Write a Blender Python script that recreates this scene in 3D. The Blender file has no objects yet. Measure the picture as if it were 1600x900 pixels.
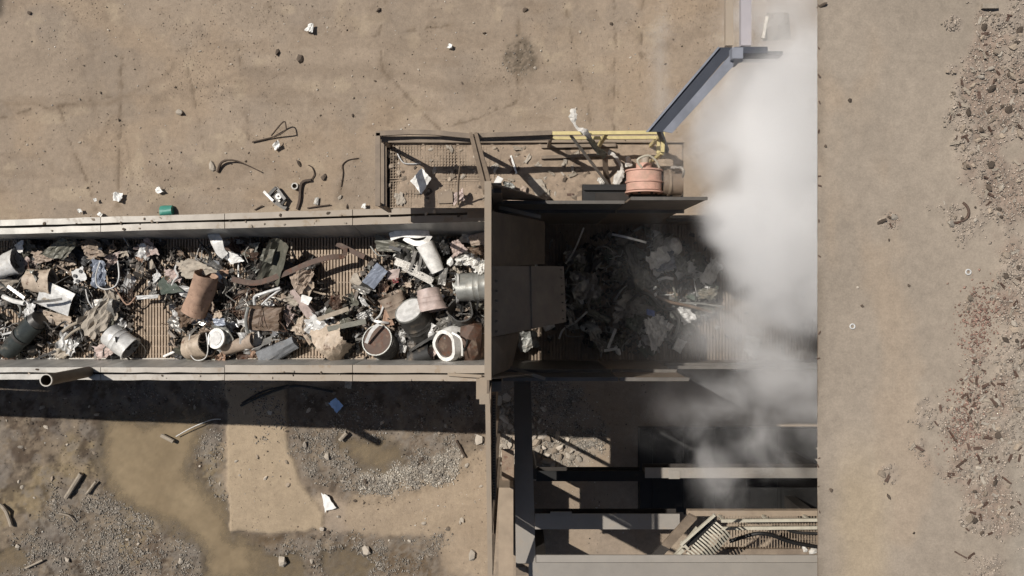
import bpy, bmesh, math, random
import numpy as np
from mathutils import Vector, Matrix, Euler

# ------------------------------------------------------------------ camera, sky, sun, exposure
SC = bpy.context.scene
COL = SC.collection
HC = 20.4            # drone height above the yard
FPX = 1300.0         # focal length in photograph pixels (1600 wide)
cam_d = bpy.data.cameras.new('camera')
cam_d.sensor_width = 36.0
cam_d.lens = 36.0 * FPX / 1600.0
cam_d.clip_end = 2000.0
cam = bpy.data.objects.new('camera', cam_d)
cam.location = (0, 0, HC)
COL.objects.link(cam)
SC.camera = cam

SHX, SHY = 0.62, -0.33           # shadow shift per metre of height
sun_dir = Vector((SHX, SHY, -1.0)).normalized()
elev = math.asin(-sun_dir.z)
azim = math.atan2(-sun_dir.x, -sun_dir.y)      # compass angle of the sun from +Y towards +X
w = bpy.data.worlds.new('World'); SC.world = w; w.use_nodes = True
nt = w.node_tree
sky = nt.nodes.new('ShaderNodeTexSky'); sky.sky_type = 'NISHITA'; sky.sun_disc = False
sky.sun_elevation = elev; sky.sun_rotation = azim
sky.air_density = 1.0; sky.dust_density = 1.5; sky.ozone_density = 1.0
nt.links.new(sky.outputs[0], nt.nodes['Background'].inputs[0])
nt.nodes['Background'].inputs[1].default_value = 0.05
sl = bpy.data.lights.new('sun', 'SUN'); sl.energy = 5.0; sl.angle = math.radians(0.5); sl.color = (1.0, 0.955, 0.905)
so = bpy.data.objects.new('sun', sl); so.rotation_euler = sun_dir.to_track_quat('-Z', 'Y').to_euler()
so.location = (-8, 5, 30); COL.objects.link(so)
SC.view_settings.view_transform = 'Standard'; SC.view_settings.look = 'None'
SC.view_settings.exposure = -0.06; SC.view_settings.gamma = 1.0
SC.view_settings.use_curve_mapping = False
SC.cycles.use_denoising = True
SC.cycles.max_bounces = 8; SC.cycles.diffuse_bounces = 3; SC.cycles.glossy_bounces = 2
SC.cycles.transmission_bounces = 2; SC.cycles.volume_bounces = 5; SC.cycles.transparent_max_bounces = 4
SC.cycles.volume_step_rate = 1.6; SC.cycles.volume_max_steps = 64
SC.cycles.use_adaptive_sampling = True; SC.cycles.adaptive_threshold = 0.03

R = random.Random(7)
NR = np.random.RandomState(11)

# ------------------------------------------------------------------ numpy noise
_TAB = NR.rand(256, 256).astype(np.float32)
def vnoise(x, y):
    xi = np.floor(x).astype(int); yi = np.floor(y).astype(int)
    fx = x - xi; fy = y - yi
    fx = fx * fx * (3 - 2 * fx); fy = fy * fy * (3 - 2 * fy)
    a = _TAB[xi & 255, yi & 255]; b = _TAB[(xi + 1) & 255, yi & 255]
    c = _TAB[xi & 255, (yi + 1) & 255]; d = _TAB[(xi + 1) & 255, (yi + 1) & 255]
    return (a * (1 - fx) + b * fx) * (1 - fy) + (c * (1 - fx) + d * fx) * fy
def fbm(x, y, o=5, s=0.0, g=0.5):
    x = np.asarray(x, float) + s * 17.31; y = np.asarray(y, float) + s * 9.77
    t = 0; a = 1.0; n = 0
    for k in range(o):
        t = t + a * vnoise(x, y); n += a
        x = x * 2.03 + 5.1; y = y * 2.03 + 3.7; a *= g
    return t / n
def sstep(a, b, x):
    t = np.clip((x - a) / (b - a), 0, 1); return t * t * (3 - 2 * t)
def sdf_poly(P, x, y):
    d = np.full(x.shape, 1e9); s = np.ones(x.shape)
    n = len(P)
    for i in range(n):
        ax, ay = P[i]; bx, by = P[i - 1]
        ex, ey = bx - ax, by - ay; wx, wy = x - ax, y - ay
        t = np.clip((wx * ex + wy * ey) / (ex * ex + ey * ey + 1e-9), 0, 1)
        d = np.minimum(d, (wx - ex * t) ** 2 + (wy - ey * t) ** 2)
        c1 = y >= ay; c2 = y < by; c3 = ex * wy > ey * wx
        s = np.where((c1 & c2 & c3) | (~c1 & ~c2 & ~c3), -s, s)
    return s * np.sqrt(d)
def dist_line(P, x, y):
    d = np.full(x.shape, 1e9)
    for (ax, ay), (bx, by) in zip(P[:-1], P[1:]):
        ex, ey = bx - ax, by - ay; wx, wy = x - ax, y - ay
        t = np.clip((wx * ex + wy * ey) / (ex * ex + ey * ey + 1e-9), 0, 1)
        d = np.minimum(d, np.hypot(wx - ex * t, wy - ey * t))
    return d

# ------------------------------------------------------------------ picture point -> point of the place at a known height
def at(px, py, z):
    k = (HC - z) / FPX
    return Vector(((px - 800) * k, -(py - 450) * k, z))
# left conveyor: rail height rises from 5.2 m (far left) to 6.7 m (at the hood)
RZ1, RX1, RZ0, RX0 = 6.7, -0.40, 5.2, -9.35
BS = (RZ1 - RZ0) / (RX1 - RX0)
BELT_D = 1.15
def rail_z(x): return RZ1 + BS * (x - RX1)
def belt_z(x): return rail_z(x) - BELT_D
def _plane(px, py, off):
    # x = kx*(HC-z); z = z0 + BS*(x-RX1)+off
    kx = (px - 800) / FPX
    z = (RZ1 + off - BS * RX1 + BS * kx * HC) / (1 + BS * kx)
    return at(px, py, z)
def BL(px, py, h=0.0): return _plane(px, py, h - BELT_D)
def RL(px, py, h=0.0): return _plane(px, py, h)
BRZ = 4.5
def BR(px, py, h=0.0): return at(px, py, BRZ + h)
PZ = 7.2             # walkway beside the feed trough
def PW(px, py, h=0.0): return at(px, py, PZ + h)
def GR(px, py, h=0.0): return at(px, py, h)
ROOFZ = 10.5
def RF(px, py, h=0.0): return at(px, py, ROOFZ + h)

# ------------------------------------------------------------------ materials
def lin(c, sat=0.78):
    g = 0.3 * c[0] + 0.59 * c[1] + 0.11 * c[2]
    c = [g + (v - g) * sat for v in c]
    return tuple(((v / 255.0) / 12.92 if v / 255.0 <= 0.04045 else ((v / 255.0 + 0.055) / 1.055) ** 2.4) for v in c)
MATS = {}
DUST = lin((146, 127, 104))
def mat(name, rgb, rough=0.65, metal=0.0, var=0.25, scale=7.0, rust=0.0, rustc=(92, 52, 30), dust=0.25, bump=0.25, streak=0, rnd=0.25, fine=60.0, dcol=None, grad=None):
    if name in MATS: return MATS[name]
    m = bpy.data.materials.new(name); m.use_nodes = True
    t = m.node_tree; N = t.nodes; L = t.links
    bs = N['Principled BSDF']
    tc = N.new('ShaderNodeTexCoord'); mp = N.new('ShaderNodeMapping')
    L.new(tc.outputs['Object'], mp.inputs[0])
    if streak: mp.inputs['Scale'].default_value = (1.0, 0.15, 0.15) if streak == 1 else (0.15, 1.0, 1.0)
    oi = N.new('ShaderNodeObjectInfo')
    off = N.new('ShaderNodeVectorMath'); off.operation = 'ADD'
    mul = N.new('ShaderNodeMath'); mul.operation = 'MULTIPLY'; mul.inputs[1].default_value = 37.0
    L.new(oi.outputs['Random'], mul.inputs[0])
    L.new(mp.outputs[0], off.inputs[0]); L.new(mul.outputs[0], off.inputs[1])
    n1 = N.new('ShaderNodeTexNoise'); n1.inputs['Scale'].default_value = scale; n1.inputs['Detail'].default_value = 6; n1.inputs['Roughness'].default_value = 0.65
    n2 = N.new('ShaderNodeTexNoise'); n2.inputs['Scale'].default_value = fine; n2.inputs['Detail'].default_value = 4
    L.new(off.outputs[0], n1.inputs['Vector']); L.new(off.outputs[0], n2.inputs['Vector'])
    c = lin(rgb)
    def ramp(src, stops):
        r = N.new('ShaderNodeValToRGB'); r.color_ramp.elements[0].position = stops[0][0]; r.color_ramp.elements[0].color = (*stops[0][1], 1)
        r.color_ramp.elements[1].position = stops[-1][0]; r.color_ramp.elements[1].color = (*stops[-1][1], 1)
        L.new(src, r.inputs[0]); return r
    lo = tuple(v * (1 - var) for v in c); hi = tuple(min(0.95, v * (1 + var)) for v in c)
    cur = ramp(n1.outputs['Fac'], [(0.3, lo), (0.7, hi)]).outputs[0]
    def mix(fac, a, b):
        x = N.new('ShaderNodeMix'); x.data_type = 'RGBA'
        if isinstance(fac, float): x.inputs[0].default_value = fac
        else: L.new(fac, x.inputs[0])
        L.new(a, x.inputs[6])
        if isinstance(b, tuple): x.inputs[7].default_value = (*b, 1)
        else: L.new(b, x.inputs[7])
        return x.outputs[2]
    if rnd:   # pieces of one kind are not all the same tone
        hs = N.new('ShaderNodeHueSaturation'); mr = N.new('ShaderNodeMapRange')
        mr.inputs[3].default_value = 1 - rnd; mr.inputs[4].default_value = 1 + rnd
        L.new(oi.outputs['Random'], mr.inputs[0]); L.new(mr.outputs[0], hs.inputs['Value']); L.new(cur, hs.inputs['Color'])
        cur = hs.outputs[0]
    if rust > 0:
        n3 = N.new('ShaderNodeTexNoise'); n3.inputs['Scale'].default_value = scale * 0.9; n3.inputs['Detail'].default_value = 8; n3.inputs['Roughness'].default_value = 0.72
        o2 = N.new('ShaderNodeVectorMath'); o2.operation = 'ADD'; o2.inputs[1].default_value = (3.3, 8.1, 5.7); L.new(off.outputs[0], o2.inputs[0]); L.new(o2.outputs[0], n3.inputs['Vector'])
        p = 0.72 - 0.42 * rust
        rm = ramp(n3.outputs['Fac'], [(p, (0, 0, 0)), (p + 0.12, (1, 1, 1))])
        rc = ramp(n2.outputs['Fac'], [(0.3, tuple(v * 0.6 for v in lin(rustc))), (0.7, tuple(v * 1.5 for v in lin(rustc)))])
        cur = mix(rm.outputs[0], cur, rc.outputs[0])
    if dust > 0:
        ge = N.new('ShaderNodeNewGeometry'); sx = N.new('ShaderNodeSeparateXYZ'); L.new(ge.outputs['Normal'], sx.inputs[0])
        n4 = N.new('ShaderNodeTexNoise'); n4.inputs['Scale'].default_value = 4.0; n4.inputs['Detail'].default_value = 8; n4.inputs['Roughness'].default_value = 0.7
        L.new(off.outputs[0], n4.inputs['Vector'])
        a = N.new('ShaderNodeMapRange'); a.inputs[1].default_value = 0.75 - 0.55 * dust; a.inputs[2].default_value = 0.95 - 0.35 * dust; L.new(n4.outputs['Fac'], a.inputs[0])
        b = N.new('ShaderNodeMapRange'); b.inputs[1].default_value = 0.3; b.inputs[2].default_value = 0.9; L.new(sx.outputs[2], b.inputs[0])
        mm = N.new('ShaderNodeMath'); mm.operation = 'MULTIPLY'; L.new(a.outputs[0], mm.inputs[0]); L.new(b.outputs[0], mm.inputs[1])
        if grad:      # dust deposit grows towards the shredder
            sp = N.new('ShaderNodeSeparateXYZ'); L.new(ge.outputs['Position'], sp.inputs[0])
            gr_ = N.new('ShaderNodeMapRange'); gr_.inputs[1].default_value = grad[0]; gr_.inputs[2].default_value = grad[1]; gr_.inputs[3].default_value = -.35; gr_.inputs[4].default_value = .75; L.new(sp.outputs[0], gr_.inputs[0])
            m0 = N.new('ShaderNodeMath'); m0.operation = 'ADD'; m0.use_clamp = True; L.new(mm.outputs[0], m0.inputs[0]); L.new(gr_.outputs[0], m0.inputs[1]); mm = m0
        cur = mix(mm.outputs[0], cur, dcol or DUST)
        rr = N.new('ShaderNodeMapRange'); rr.inputs[3].default_value = rough; rr.inputs[4].default_value = 0.9; L.new(mm.outputs[0], rr.inputs[0]); L.new(rr.outputs[0], bs.inputs['Roughness'])
        if metal > 0:
            rm2 = N.new('ShaderNodeMapRange'); rm2.inputs[3].default_value = metal; rm2.inputs[4].default_value = 0.0; L.new(mm.outputs[0], rm2.inputs[0]); L.new(rm2.outputs[0], bs.inputs['Metallic'])
    else:
        bs.inputs['Roughness'].default_value = rough; bs.inputs['Metallic'].default_value = metal
    L.new(cur, bs.inputs['Base Color'])
    if bump > 0:
        bp = N.new('ShaderNodeBump'); bp.inputs['Strength'].default_value = bump; bp.inputs['Distance'].default_value = 0.01
        L.new(n2.outputs['Fac'], bp.inputs['Height']); L.new(bp.outputs[0], bs.inputs['Normal'])
    MATS[name] = m
    return m

# ------------------------------------------------------------------ mesh building
def fill_mesh(name, V, F, m, smooth=False):
    me = bpy.data.meshes.new(name)
    me.from_pydata([tuple(v) for v in V], [], [tuple(f) for f in F])
    me.materials.append(m)
    if smooth:
        me.polygons.foreach_set('use_smooth', [True] * len(me.polygons))
        try: me.set_sharp_from_angle(angle=math.radians(42))
        except Exception: pass
    me.update()
    return me
def tag(o, label=None, cat=None, group=None, kind=None):
    if label: o['label'] = label
    if cat: o['category'] = cat
    if group: o['group'] = group
    if kind: o['kind'] = kind
    return o
def empty(name, loc, label=None, cat=None, group=None):
    o = bpy.data.objects.new(name, None); o.location = loc; o.empty_display_size = 0.2
    COL.objects.link(o)
    o['_o'] = 0; del o['_o']
    ORIG[o.name] = Vector(loc)
    return tag(o, label, cat, group)
ORIG = {}
class MB:
    """collects faces in world coordinates"""
    def __init__(s): s.V = []; s.F = []
    def add(s, V, F):
        b = len(s.V); s.V += [Vector(v) for v in V]; s.F += [tuple(i + b for i in f) for f in F]; return s
    def box(s, a, b):
        x0, y0, z0 = (min(a[i], b[i]) for i in range(3)); x1, y1, z1 = (max(a[i], b[i]) for i in range(3))
        return s.add([(x0,y0,z0),(x1,y0,z0),(x1,y1,z0),(x0,y1,z0),(x0,y0,z1),(x1,y0,z1),(x1,y1,z1),(x0,y1,z1)],
                     [(0,3,2,1),(4,5,6,7),(0,1,5,4),(1,2,6,5),(2,3,7,6),(3,0,4,7)])
    def bar(s, p, q, wd, ht, up=(0, 0, 1)):
        p = Vector(p); q = Vector(q); d = (q - p)
        if d.length < 1e-6: return s
        d.normalize(); u = Vector(up)
        if abs(d.dot(u)) > 0.98: u = Vector((1, 0, 0))
        a = d.cross(u).normalized(); u = a.cross(d).normalized()
        V = []
        for c in (p, q):
            for i, j in ((-1,-1),(1,-1),(1,1),(-1,1)): V.append(c + a * (wd / 2 * i) + u * (ht / 2 * j))
        return s.add(V, [(0,1,2,3),(7,6,5,4),(0,4,5,1),(1,5,6,2),(2,6,7,3),(3,7,4,0)])
    def tube(s, P, r, n=8, cap=True, hollow=0.0):
        P = [Vector(p) for p in P]
        rs = r if isinstance(r, (list, tuple)) else [r] * len(P)
        V = []; F = []; pu = None
        for i, p in enumerate(P):
            d = (P[min(i + 1, len(P) - 1)] - P[max(i - 1, 0)])
            d = d.normalized() if d.length > 1e-9 else Vector((0, 0, 1))
            if pu is None:
                u = Vector((0, 0, 1)) if abs(d.z) < 0.9 else Vector((1, 0, 0))
            else: u = pu
            a = d.cross(u)
            if a.length < 1e-6: a = d.cross(Vector((0.3, 1, 0.1)))
            a.normalize(); u = a.cross(d).normalized(); pu = u
            for k in range(n):
                t = 2 * math.pi * k / n; V.append(p + (a * math.cos(t) + u * math.sin(t)) * rs[i])
        for i in range(len(P) - 1):
            for k in range(n):
                F.append((i * n + k, i * n + (k + 1) % n, (i + 1) * n + (k + 1) % n, (i + 1) * n + k))
        if cap and not hollow:
            F.append(tuple(range(n))[::-1]); F.append(tuple((len(P) - 1) * n + k for k in range(n)))
        s.add(V, F)
        if hollow:
            b = len(V); V2 = []
            for i, p in enumerate(P):
                for k in range(n): V2.append(p + (V[i * n + k] - p) * (1 - hollow))
            F2 = [tuple(reversed([x for x in f])) for f in F]
            base = len(s.V) - b
            s.add(V2, F2); b2 = base + b
            for e in (0, len(P) - 1):
                for k in range(n):
                    k2 = (k + 1) % n
                    s.F.append((base + e * n + k, base + e * n + k2, b2 + e * n + k2, b2 + e * n + k))
        return s
    def prism(s, P, z0, z1):
        n = len(P)
        V = [(x, y, z0) for x, y in P] + [(x, y, z1) for x, y in P]
        ar = sum(P[i - 1][0] * P[i][1] - P[i][0] * P[i - 1][1] for i in range(n))
        F = [tuple(range(n))[::-1], tuple(range(n, 2 * n))] + [(i, (i + 1) % n, n + (i + 1) % n, n + i) for i in range(n)]
        if ar < 0: F = [f[::-1] for f in F]
        return s.add(V, F)
    def build(s, name, m, parent=None, smooth=False, **kw):
        if parent is not None:
            o0 = ORIG[parent.name]
        else:
            A = np.array([tuple(v) for v in s.V]); lo = A.min(0); hi = A.max(0)
            o0 = Vector(((lo[0] + hi[0]) / 2, (lo[1] + hi[1]) / 2, lo[2]))
        me = fill_mesh(name, [v - o0 for v in s.V], s.F, m, smooth)
        o = bpy.data.objects.new(name, me); COL.objects.link(o)
        if parent is not None: o.parent = parent
        else: o.location = o0
        ORIG[o.name] = o0
        return tag(o, **kw)

def quad_sheet(C, n=10, amp=0.03, seed=0, t=0.006, ragged=0.0, ny=None, fold=0.0, bend=0.0, freq=2.2):
    """crumpled plate between four corners (world), real thickness"""
    rr = np.random.RandomState(seed + 100)
    A, B, Cc, D = [np.array(tuple(c)) for c in C]
    ny = ny or n
    u, v = np.meshgrid(np.linspace(0, 1, n + 1), np.linspace(0, 1, ny + 1), indexing='ij')
    uu, vv = u.copy(), v.copy()
    if ragged:
        uu = np.where((u == 0) | (u == 1), u + (rr.rand(*u.shape) - .5) * ragged, uu)
        vv = np.where((v == 0) | (v == 1), v + (rr.rand(*u.shape) - .5) * ragged, vv)
        uu = np.where((u > 0) & (u < 1), u + (rr.rand(*u.shape) - .5) * .5 / n, uu)
        vv = np.where((v > 0) & (v < 1), v + (rr.rand(*u.shape) - .5) * .5 / ny, vv)
    U = uu[..., None]; W = vv[..., None]
    Pn = A * (1 - U) * (1 - W) + B * U * (1 - W) + Cc * U * W + D * (1 - U) * W
    nn = np.cross(B - A, D - A); nn = nn / (np.linalg.norm(nn) + 1e-9)
    if nn[2] < 0: nn = -nn
    f1 = fbm(uu * freq, vv * freq, 3, seed * 1.37); f2 = np.abs(fbm(uu * freq * 1.6, vv * freq * 1.6, 3, seed * 2.1 + 4) - .5) * 2
    dd = (f1 - .5) * 2 * amp + (0.5 - f2) * amp * 1.2 + bend * (1 - (2 * vv - 1) ** 2)
    if fold: dd = dd + fold * np.abs(uu - 0.5 - .2 * (rr.rand() - .5))
    top = Pn + nn * dd[..., None]; bot = top - nn * t
    V = np.concatenate([top.reshape(-1, 3), bot.reshape(-1, 3)]); k = (n + 1) * (ny + 1)
    F = []
    I = lambda i, j: i * (ny + 1) + j
    up = np.dot(np.cross(B - A, D - A), nn) > 0
    for i in range(n):
        for j in range(ny):
            q = (I(i, j), I(i + 1, j), I(i + 1, j + 1), I(i, j + 1))
            if not up: q = q[::-1]
            F.append(q); F.append(tuple(x + k for x in q[::-1]))
    per = [I(i, 0) for i in range(n)] + [I(n, j) for j in range(ny)] + [I(i, ny) for i in range(n, 0, -1)] + [I(0, j) for j in range(ny, 0, -1)]
    for a, b in zip(per, per[1:] + per[:1]):
        F.append((a, a + k, b + k, b) if up else (b, b + k, a + k, a))
    return MB().add([Vector(x) for x in V], F)

def can(p0, p1, r0, r1, seg=18, rings=5, open0=False, open1=True, wall=0.012, dent=0.04, seed=0, rim=True, squash=1.0):
    """bucket / drum / can between two axis points, r0 at p0, r1 at p1; open ends show the inside"""
    rr = np.random.RandomState(seed + 500)
    p0 = Vector(p0); p1 = Vector(p1); d = (p1 - p0).normalized()
    u = Vector((0, 0, 1)) if abs(d.z) < 0.9 else Vector((1, 0, 0))
    a = d.cross(u).normalized(); u = a.cross(d).normalized()
    ph = rr.rand(4) * 6.28
    def rad(t, k, base):
        ang = 2 * math.pi * k / seg
        return base * (1 + dent * (math.sin(2 * ang + ph[0] + 1.5 * t) + .6 * math.sin(3 * ang + ph[1] - 3 * t) + .4 * math.sin(5 * ang + ph[2] + 6 * t)))
    prof = [(i / rings, r0 + (r1 - r0) * i / rings) for i in range(rings + 1)]
    V = []; F = []
    def ring(t, base, off=0.0):
        b = len(V)
        for k in range(seg):
            ang = 2 * math.pi * k / seg; q = rad(t, k, base)
            V.append(p0 + (p1 - p0) * t + d * off + (a * math.cos(ang) * q + u * math.sin(ang) * q * squash)); 
        return b
    def join(b1, b2):
        for k in range(seg):
            k2 = (k + 1) % seg; F.append((b1 + k, b1 + k2, b2 + k2, b2 + k))
    seq = []
    if open0:
        for t, rd in reversed(prof): seq.append(ring(t, rd - wall))
    for i, (t, rd) in enumerate(prof):
        if rim and open1 and i == len(prof) - 1: seq.append(ring(t - 0.05, rd)); seq.append(ring(t - 0.05, rd + wall)); seq.append(ring(t, rd + wall)); continue
        if rim and i in (2, 3) and rings >= 5: seq.append(ring(t - .02, rd)); seq.append(ring(t, rd * 1.025)); seq.append(ring(t + .02, rd)); continue
        seq.append(ring(t, rd))
    if open1 and not open0:
        for t, rd in reversed(prof): seq.append(ring(max(t, 0.04), rd - wall))
    for b1, b2 in zip(seq, seq[1:]): join(b1, b2)
    if open0: join(seq[-1], seq[0])
    else:
        F.append(tuple(seq[0] + k for k in range(seg))[::-1])
        F.append(tuple(seq[-1] + k for k in range(seg)))
    m = MB(); m.add(V, F); return m

def ribbon(P, wd, t=0.006, up=(0, 0, 1), twist=0.0):
    P = [Vector(p) for p in P]; V = []; F = []
    for i, p in enumerate(P):
        d = (P[min(i + 1, len(P) - 1)] - P[max(i - 1, 0)]).normalized()
        u = Vector(up); a = d.cross(u).normalized(); u = a.cross(d).normalized()
        an = twist * i / max(1, len(P) - 1); a2 = a * math.cos(an) + u * math.sin(an); u2 = u * math.cos(an) - a * math.sin(an)
        wi = wd[i] if isinstance(wd, (list, tuple)) else wd
        for i2, j2 in ((-1, -1), (1, -1), (1, 1), (-1, 1)): V.append(p + a2 * (wi / 2 * i2) + u2 * (t / 2 * j2))
    for i in range(len(P) - 1):
        b = 4 * i
        for k in range(4): F.append((b + k, b + 4 + k, b + 4 + (k + 1) % 4, b + (k + 1) % 4))
    F.append((0, 1, 2, 3)); e = 4 * (len(P) - 1); F.append((e + 3, e + 2, e + 1, e))
    return MB().add(V, F)

def smooth_path(P, n=4):
    P = [Vector(p) for p in P]
    if len(P) < 3: return P
    Q = [P[0]] + P + [P[-1]]; out = []
    for i in range(1, len(Q) - 2):
        for k in range(n):
            t = k / n; p0, p1, p2, p3 = Q[i - 1], Q[i], Q[i + 1], Q[i + 2]
            out.append(0.5 * ((2 * p1) + (p2 - p0) * t + (2 * p0 - 5 * p1 + 4 * p2 - p3) * t * t + (3 * p1 - p0 - 3 * p2 + p3) * t ** 3))
    out.append(P[-1]); return out

def chunk(c, s, seed, flat=0.6, rag=0.35, sub=1):
    """broken lump"""
    rr = np.random.RandomState(seed + 900)
    bm = bmesh.new(); bmesh.ops.create_icosphere(bm, subdivisions=sub, radius=1.0)
    V = []; e = Euler((rr.rand() * .5, rr.rand() * .5, rr.rand() * 6.28)).to_matrix()
    sx = 1 + (rr.rand() - .5) * .7
    for v in bm.verts:
        q = v.co * (1 + (rr.rand() - .5) * 2 * rag); q = Vector((q.x * sx, q.y / sx, q.z * flat)); V.append(Vector(c) + (e @ q) * s)
    F = [tuple(v.index for v in f.verts) for f in bm.faces]; bm.free()
    return MB().add(V, F)
# ================================================================== the yard
def ground_axes(lo, hi, st, far):
    a = np.arange(lo, hi + st, st); ext = [0.15, 0.5, 1.5, 4, 10, 25, 60, 150, far]
    return np.concatenate([lo - np.array(ext[::-1]), a, hi + np.array(ext)])
GX = ground_axes(-13.2, 13.2, 0.045, 420); GY = ground_axes(-7.6, 7.6, 0.045, 420)
gx, gy = np.meshgrid(GX, GY, indexing='ij')
KG = FPX / HC
gpx = 800 + gx * KG; gpy = 450 - gy * KG        # the same yard measured in photograph pixels, handy for outlines
wx = (fbm(gx * 1.3, gy * 1.3, 5, 1) - .5) * 60; wy = (fbm(gx * 1.3, gy * 1.3, 5, 2) - .5) * 60
fx = (fbm(gx * 4, gy * 4, 6, 3, .62) - .5) * 40; fy = (fbm(gx * 4, gy * 4, 6, 4, .62) - .5) * 40
def zone(P, soft=10, warp=1.0):
    return 1 - sstep(-soft, soft, sdf_poly(P, gpx + (wx + fx) * warp, gpy + (wy + fy) * warp))
base = np.array(lin((150, 131, 109)))
colr = np.ones(gx.shape + (3,)) * base
big = fbm(gx * .35, gy * .35, 4, 5); med = fbm(gx * 1.1, gy * 1.1, 5, 6); sml = fbm(gx * 5, gy * 5, 4, 7); vs = fbm(gx * 17, gy * 17, 3, 8)
tone = 1 + (big - .5) * .34 + (med - .5) * .22 + (sml - .5) * .14
colr = colr * tone[..., None]
def blend(mask, c, k=1.0):
    global colr
    mk = (mask * k)[..., None]
    cc = np.array(lin(c)) if not isinstance(c, np.ndarray) else c
    colr = colr * (1 - mk) + cc * mk
# warm, yellowish and greyish patches of dried mud
blend(sstep(.52, .70, fbm(gx * .55, gy * .55, 5, 9)), (156, 132, 104), .5)
blend(sstep(.54, .70, fbm(gx * .8, gy * .8, 5, 10)), (138, 122, 104), .55)
blend(sstep(.62, .74, fbm(gx * 1.6, gy * 1.6, 5, 12)), (168, 148, 120), .5)
blend(sstep(.60, .74, fbm(gx * .9, gy * 2.2, 5, 31)), (128, 108, 86), .35)
blend(sstep(.63, .70, fbm(gx * 2.6, gy * 2.6, 5, 32)), (122, 104, 85), .3)
# tyre-swept bands
for P, wd, c, k in [([(380, 115), (560, 108), (700, 135), (900, 120)], 11, (124, 106, 86), .5), ([(240, 150), (420, 108)], 7, (122, 104, 85), .5), ([(470, 60), (640, 70), (820, 55)], 14, (132, 113, 92), .4),
                    ([(0, 160), (80, 166), (170, 160), (270, 110)], 4, (122, 102, 80), .5), ([(140, 240), (160, 205), (190, 170)], 4, (120, 101, 80), .5), ([(205, 300), (185, 150), (190, 100)], 3, (118, 99, 78), .4)]:
    d = dist_line(P, gpx + (wx * .25 + fx * .3), gpy + (wy * .25 + fy * .3))
    blend((1 - sstep(wd * .3, wd * 1.3, d)) * (0.4 + .6 * sml), c, k)
zz = (big - .5) * .05 + (med - .5) * .03 + (sml - .5) * .012 + (vs - .5) * .006
wet = np.zeros(gx.shape); grav = np.zeros(gx.shape)
# cracks and slab joints
for P in [[(92, 165), (115, 240), (135, 275), (150, 330)], [(190, 90), (188, 170), (184, 330)], [(0, 185), (60, 168), (100, 165), (175, 150)], [(290, 80), (310, 190), (320, 240)],
          [(808, 0), (810, 60), (808, 160), (700, 200)], [(880, 0), (895, 60), (910, 130), (925, 200)], [(960, 0), (962, 90), (958, 210)], [(590, 60), (600, 110), (640, 155), (690, 205)],
          [(560, 250), (535, 262), (533, 300), (528, 320)], [(370, 70), (385, 180), (392, 240)], [(600, 0), (592, 60)], [(1005, 0), (1000, 130)], [(420, 10), (470, 45), (560, 60), (700, 40)]]:
    d = dist_line(P, gpx + fx * .2, gpy + fy * .2)
    k = (1 - sstep(0.4, 2.4, d)) * (.1 + .9 * sstep(.42, .58, sml))
    blend(k, (92, 76, 60), .6); zz -= k * .012
    blend((1 - sstep(2, 12, d)) * sstep(.45, .7, sml), (118, 99, 77), .4)
# dark gritty patch at the top
pm = zone([(792, 70), (812, 60), (838, 78), (840, 105), (825, 122), (800, 118), (788, 98)], 7, .35)
blend(pm * (.4 + .6 * sstep(.35, .6, vs)), (92, 80, 64), .85); grav = np.maximum(grav, pm * .06)
blend(zone([(-20, -20), (12, -10), (6, 22), (-20, 40)], 6, .3), (74, 64, 54), .8)
# bright concrete slab by the puddle
slab1 = zone([(355, 600), (446, 600), (452, 700), (470, 755), (508, 800), (506, 828), (430, 832), (357, 829), (355, 720)], 2.5, .2)
slab2 = zone([(540, 770), (620, 752), (700, 742), (765, 700), (765, 905), (700, 900), (690, 838), (550, 834), (536, 800)], 7, .5)
# mud and wet grit
mud = zone([(-40, 590), (345, 590), (352, 640), (350, 830), (400, 905), (-40, 905)], 9, .5)
mud2 = zone([(440, 600), (765, 595), (765, 690), (735, 745), (640, 775), (540, 790), (478, 770), (448, 700)], 8, .55)
mud3 = zone([(372, 832), (520, 832), (690, 838), (715, 905), (360, 905)], 9, .5)
blend(mud, (104, 90, 73), .86); blend(mud2, (108, 93, 76), .86); blend(mud3, (106, 91, 74), .82)
blend(mud * sstep(.5, .66, fbm(gx * .9, gy * .9, 5, 14)), (140, 120, 84), .65)
blend(mud * sstep(.48, .62, fbm(gx * 1.3, gy * 1.3, 5, 15)), (110, 100, 90), .7)
blend(mud * sstep(.56, .68, fbm(gx * 1.8, gy * 1.8, 5, 16)), (76, 60, 46), .75)
for sd, cc_, kk in ((71, (70, 58, 46), .6), (72, (140, 122, 98), .5), (73, (124, 114, 102), .5)):
    blend(np.clip(mud + mud2 + mud3, 0, 1) * sstep(.56, .64, fbm(gx * 3.4, gy * 3.4, 6, sd, .6)), cc_, kk)
blend(mud3 * sstep(.5, .65, fbm(gx * 1.6, gy * 1.6, 5, 18)), (98, 78, 54), .7)
blend(slab1, np.array(lin((164, 142, 112))) * (1 + (sml - .5) * .15 + (med - .5) * .25)[..., None], .95)
blend(slab2, np.array(lin((158, 136, 108))) * (1 + (sml - .5) * .15 + (med - .5) * .25)[..., None], .7)
zz += slab1 * .05 - np.maximum(np.maximum(mud, mud2), mud3) * .02
rusty = zone([(205, 850), (240, 835), (262, 860), (258, 892), (215, 900), (195, 880)], 12, .8)
blend(rusty * sstep(.4, .6, vs), (86, 58, 32), .7)
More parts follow.
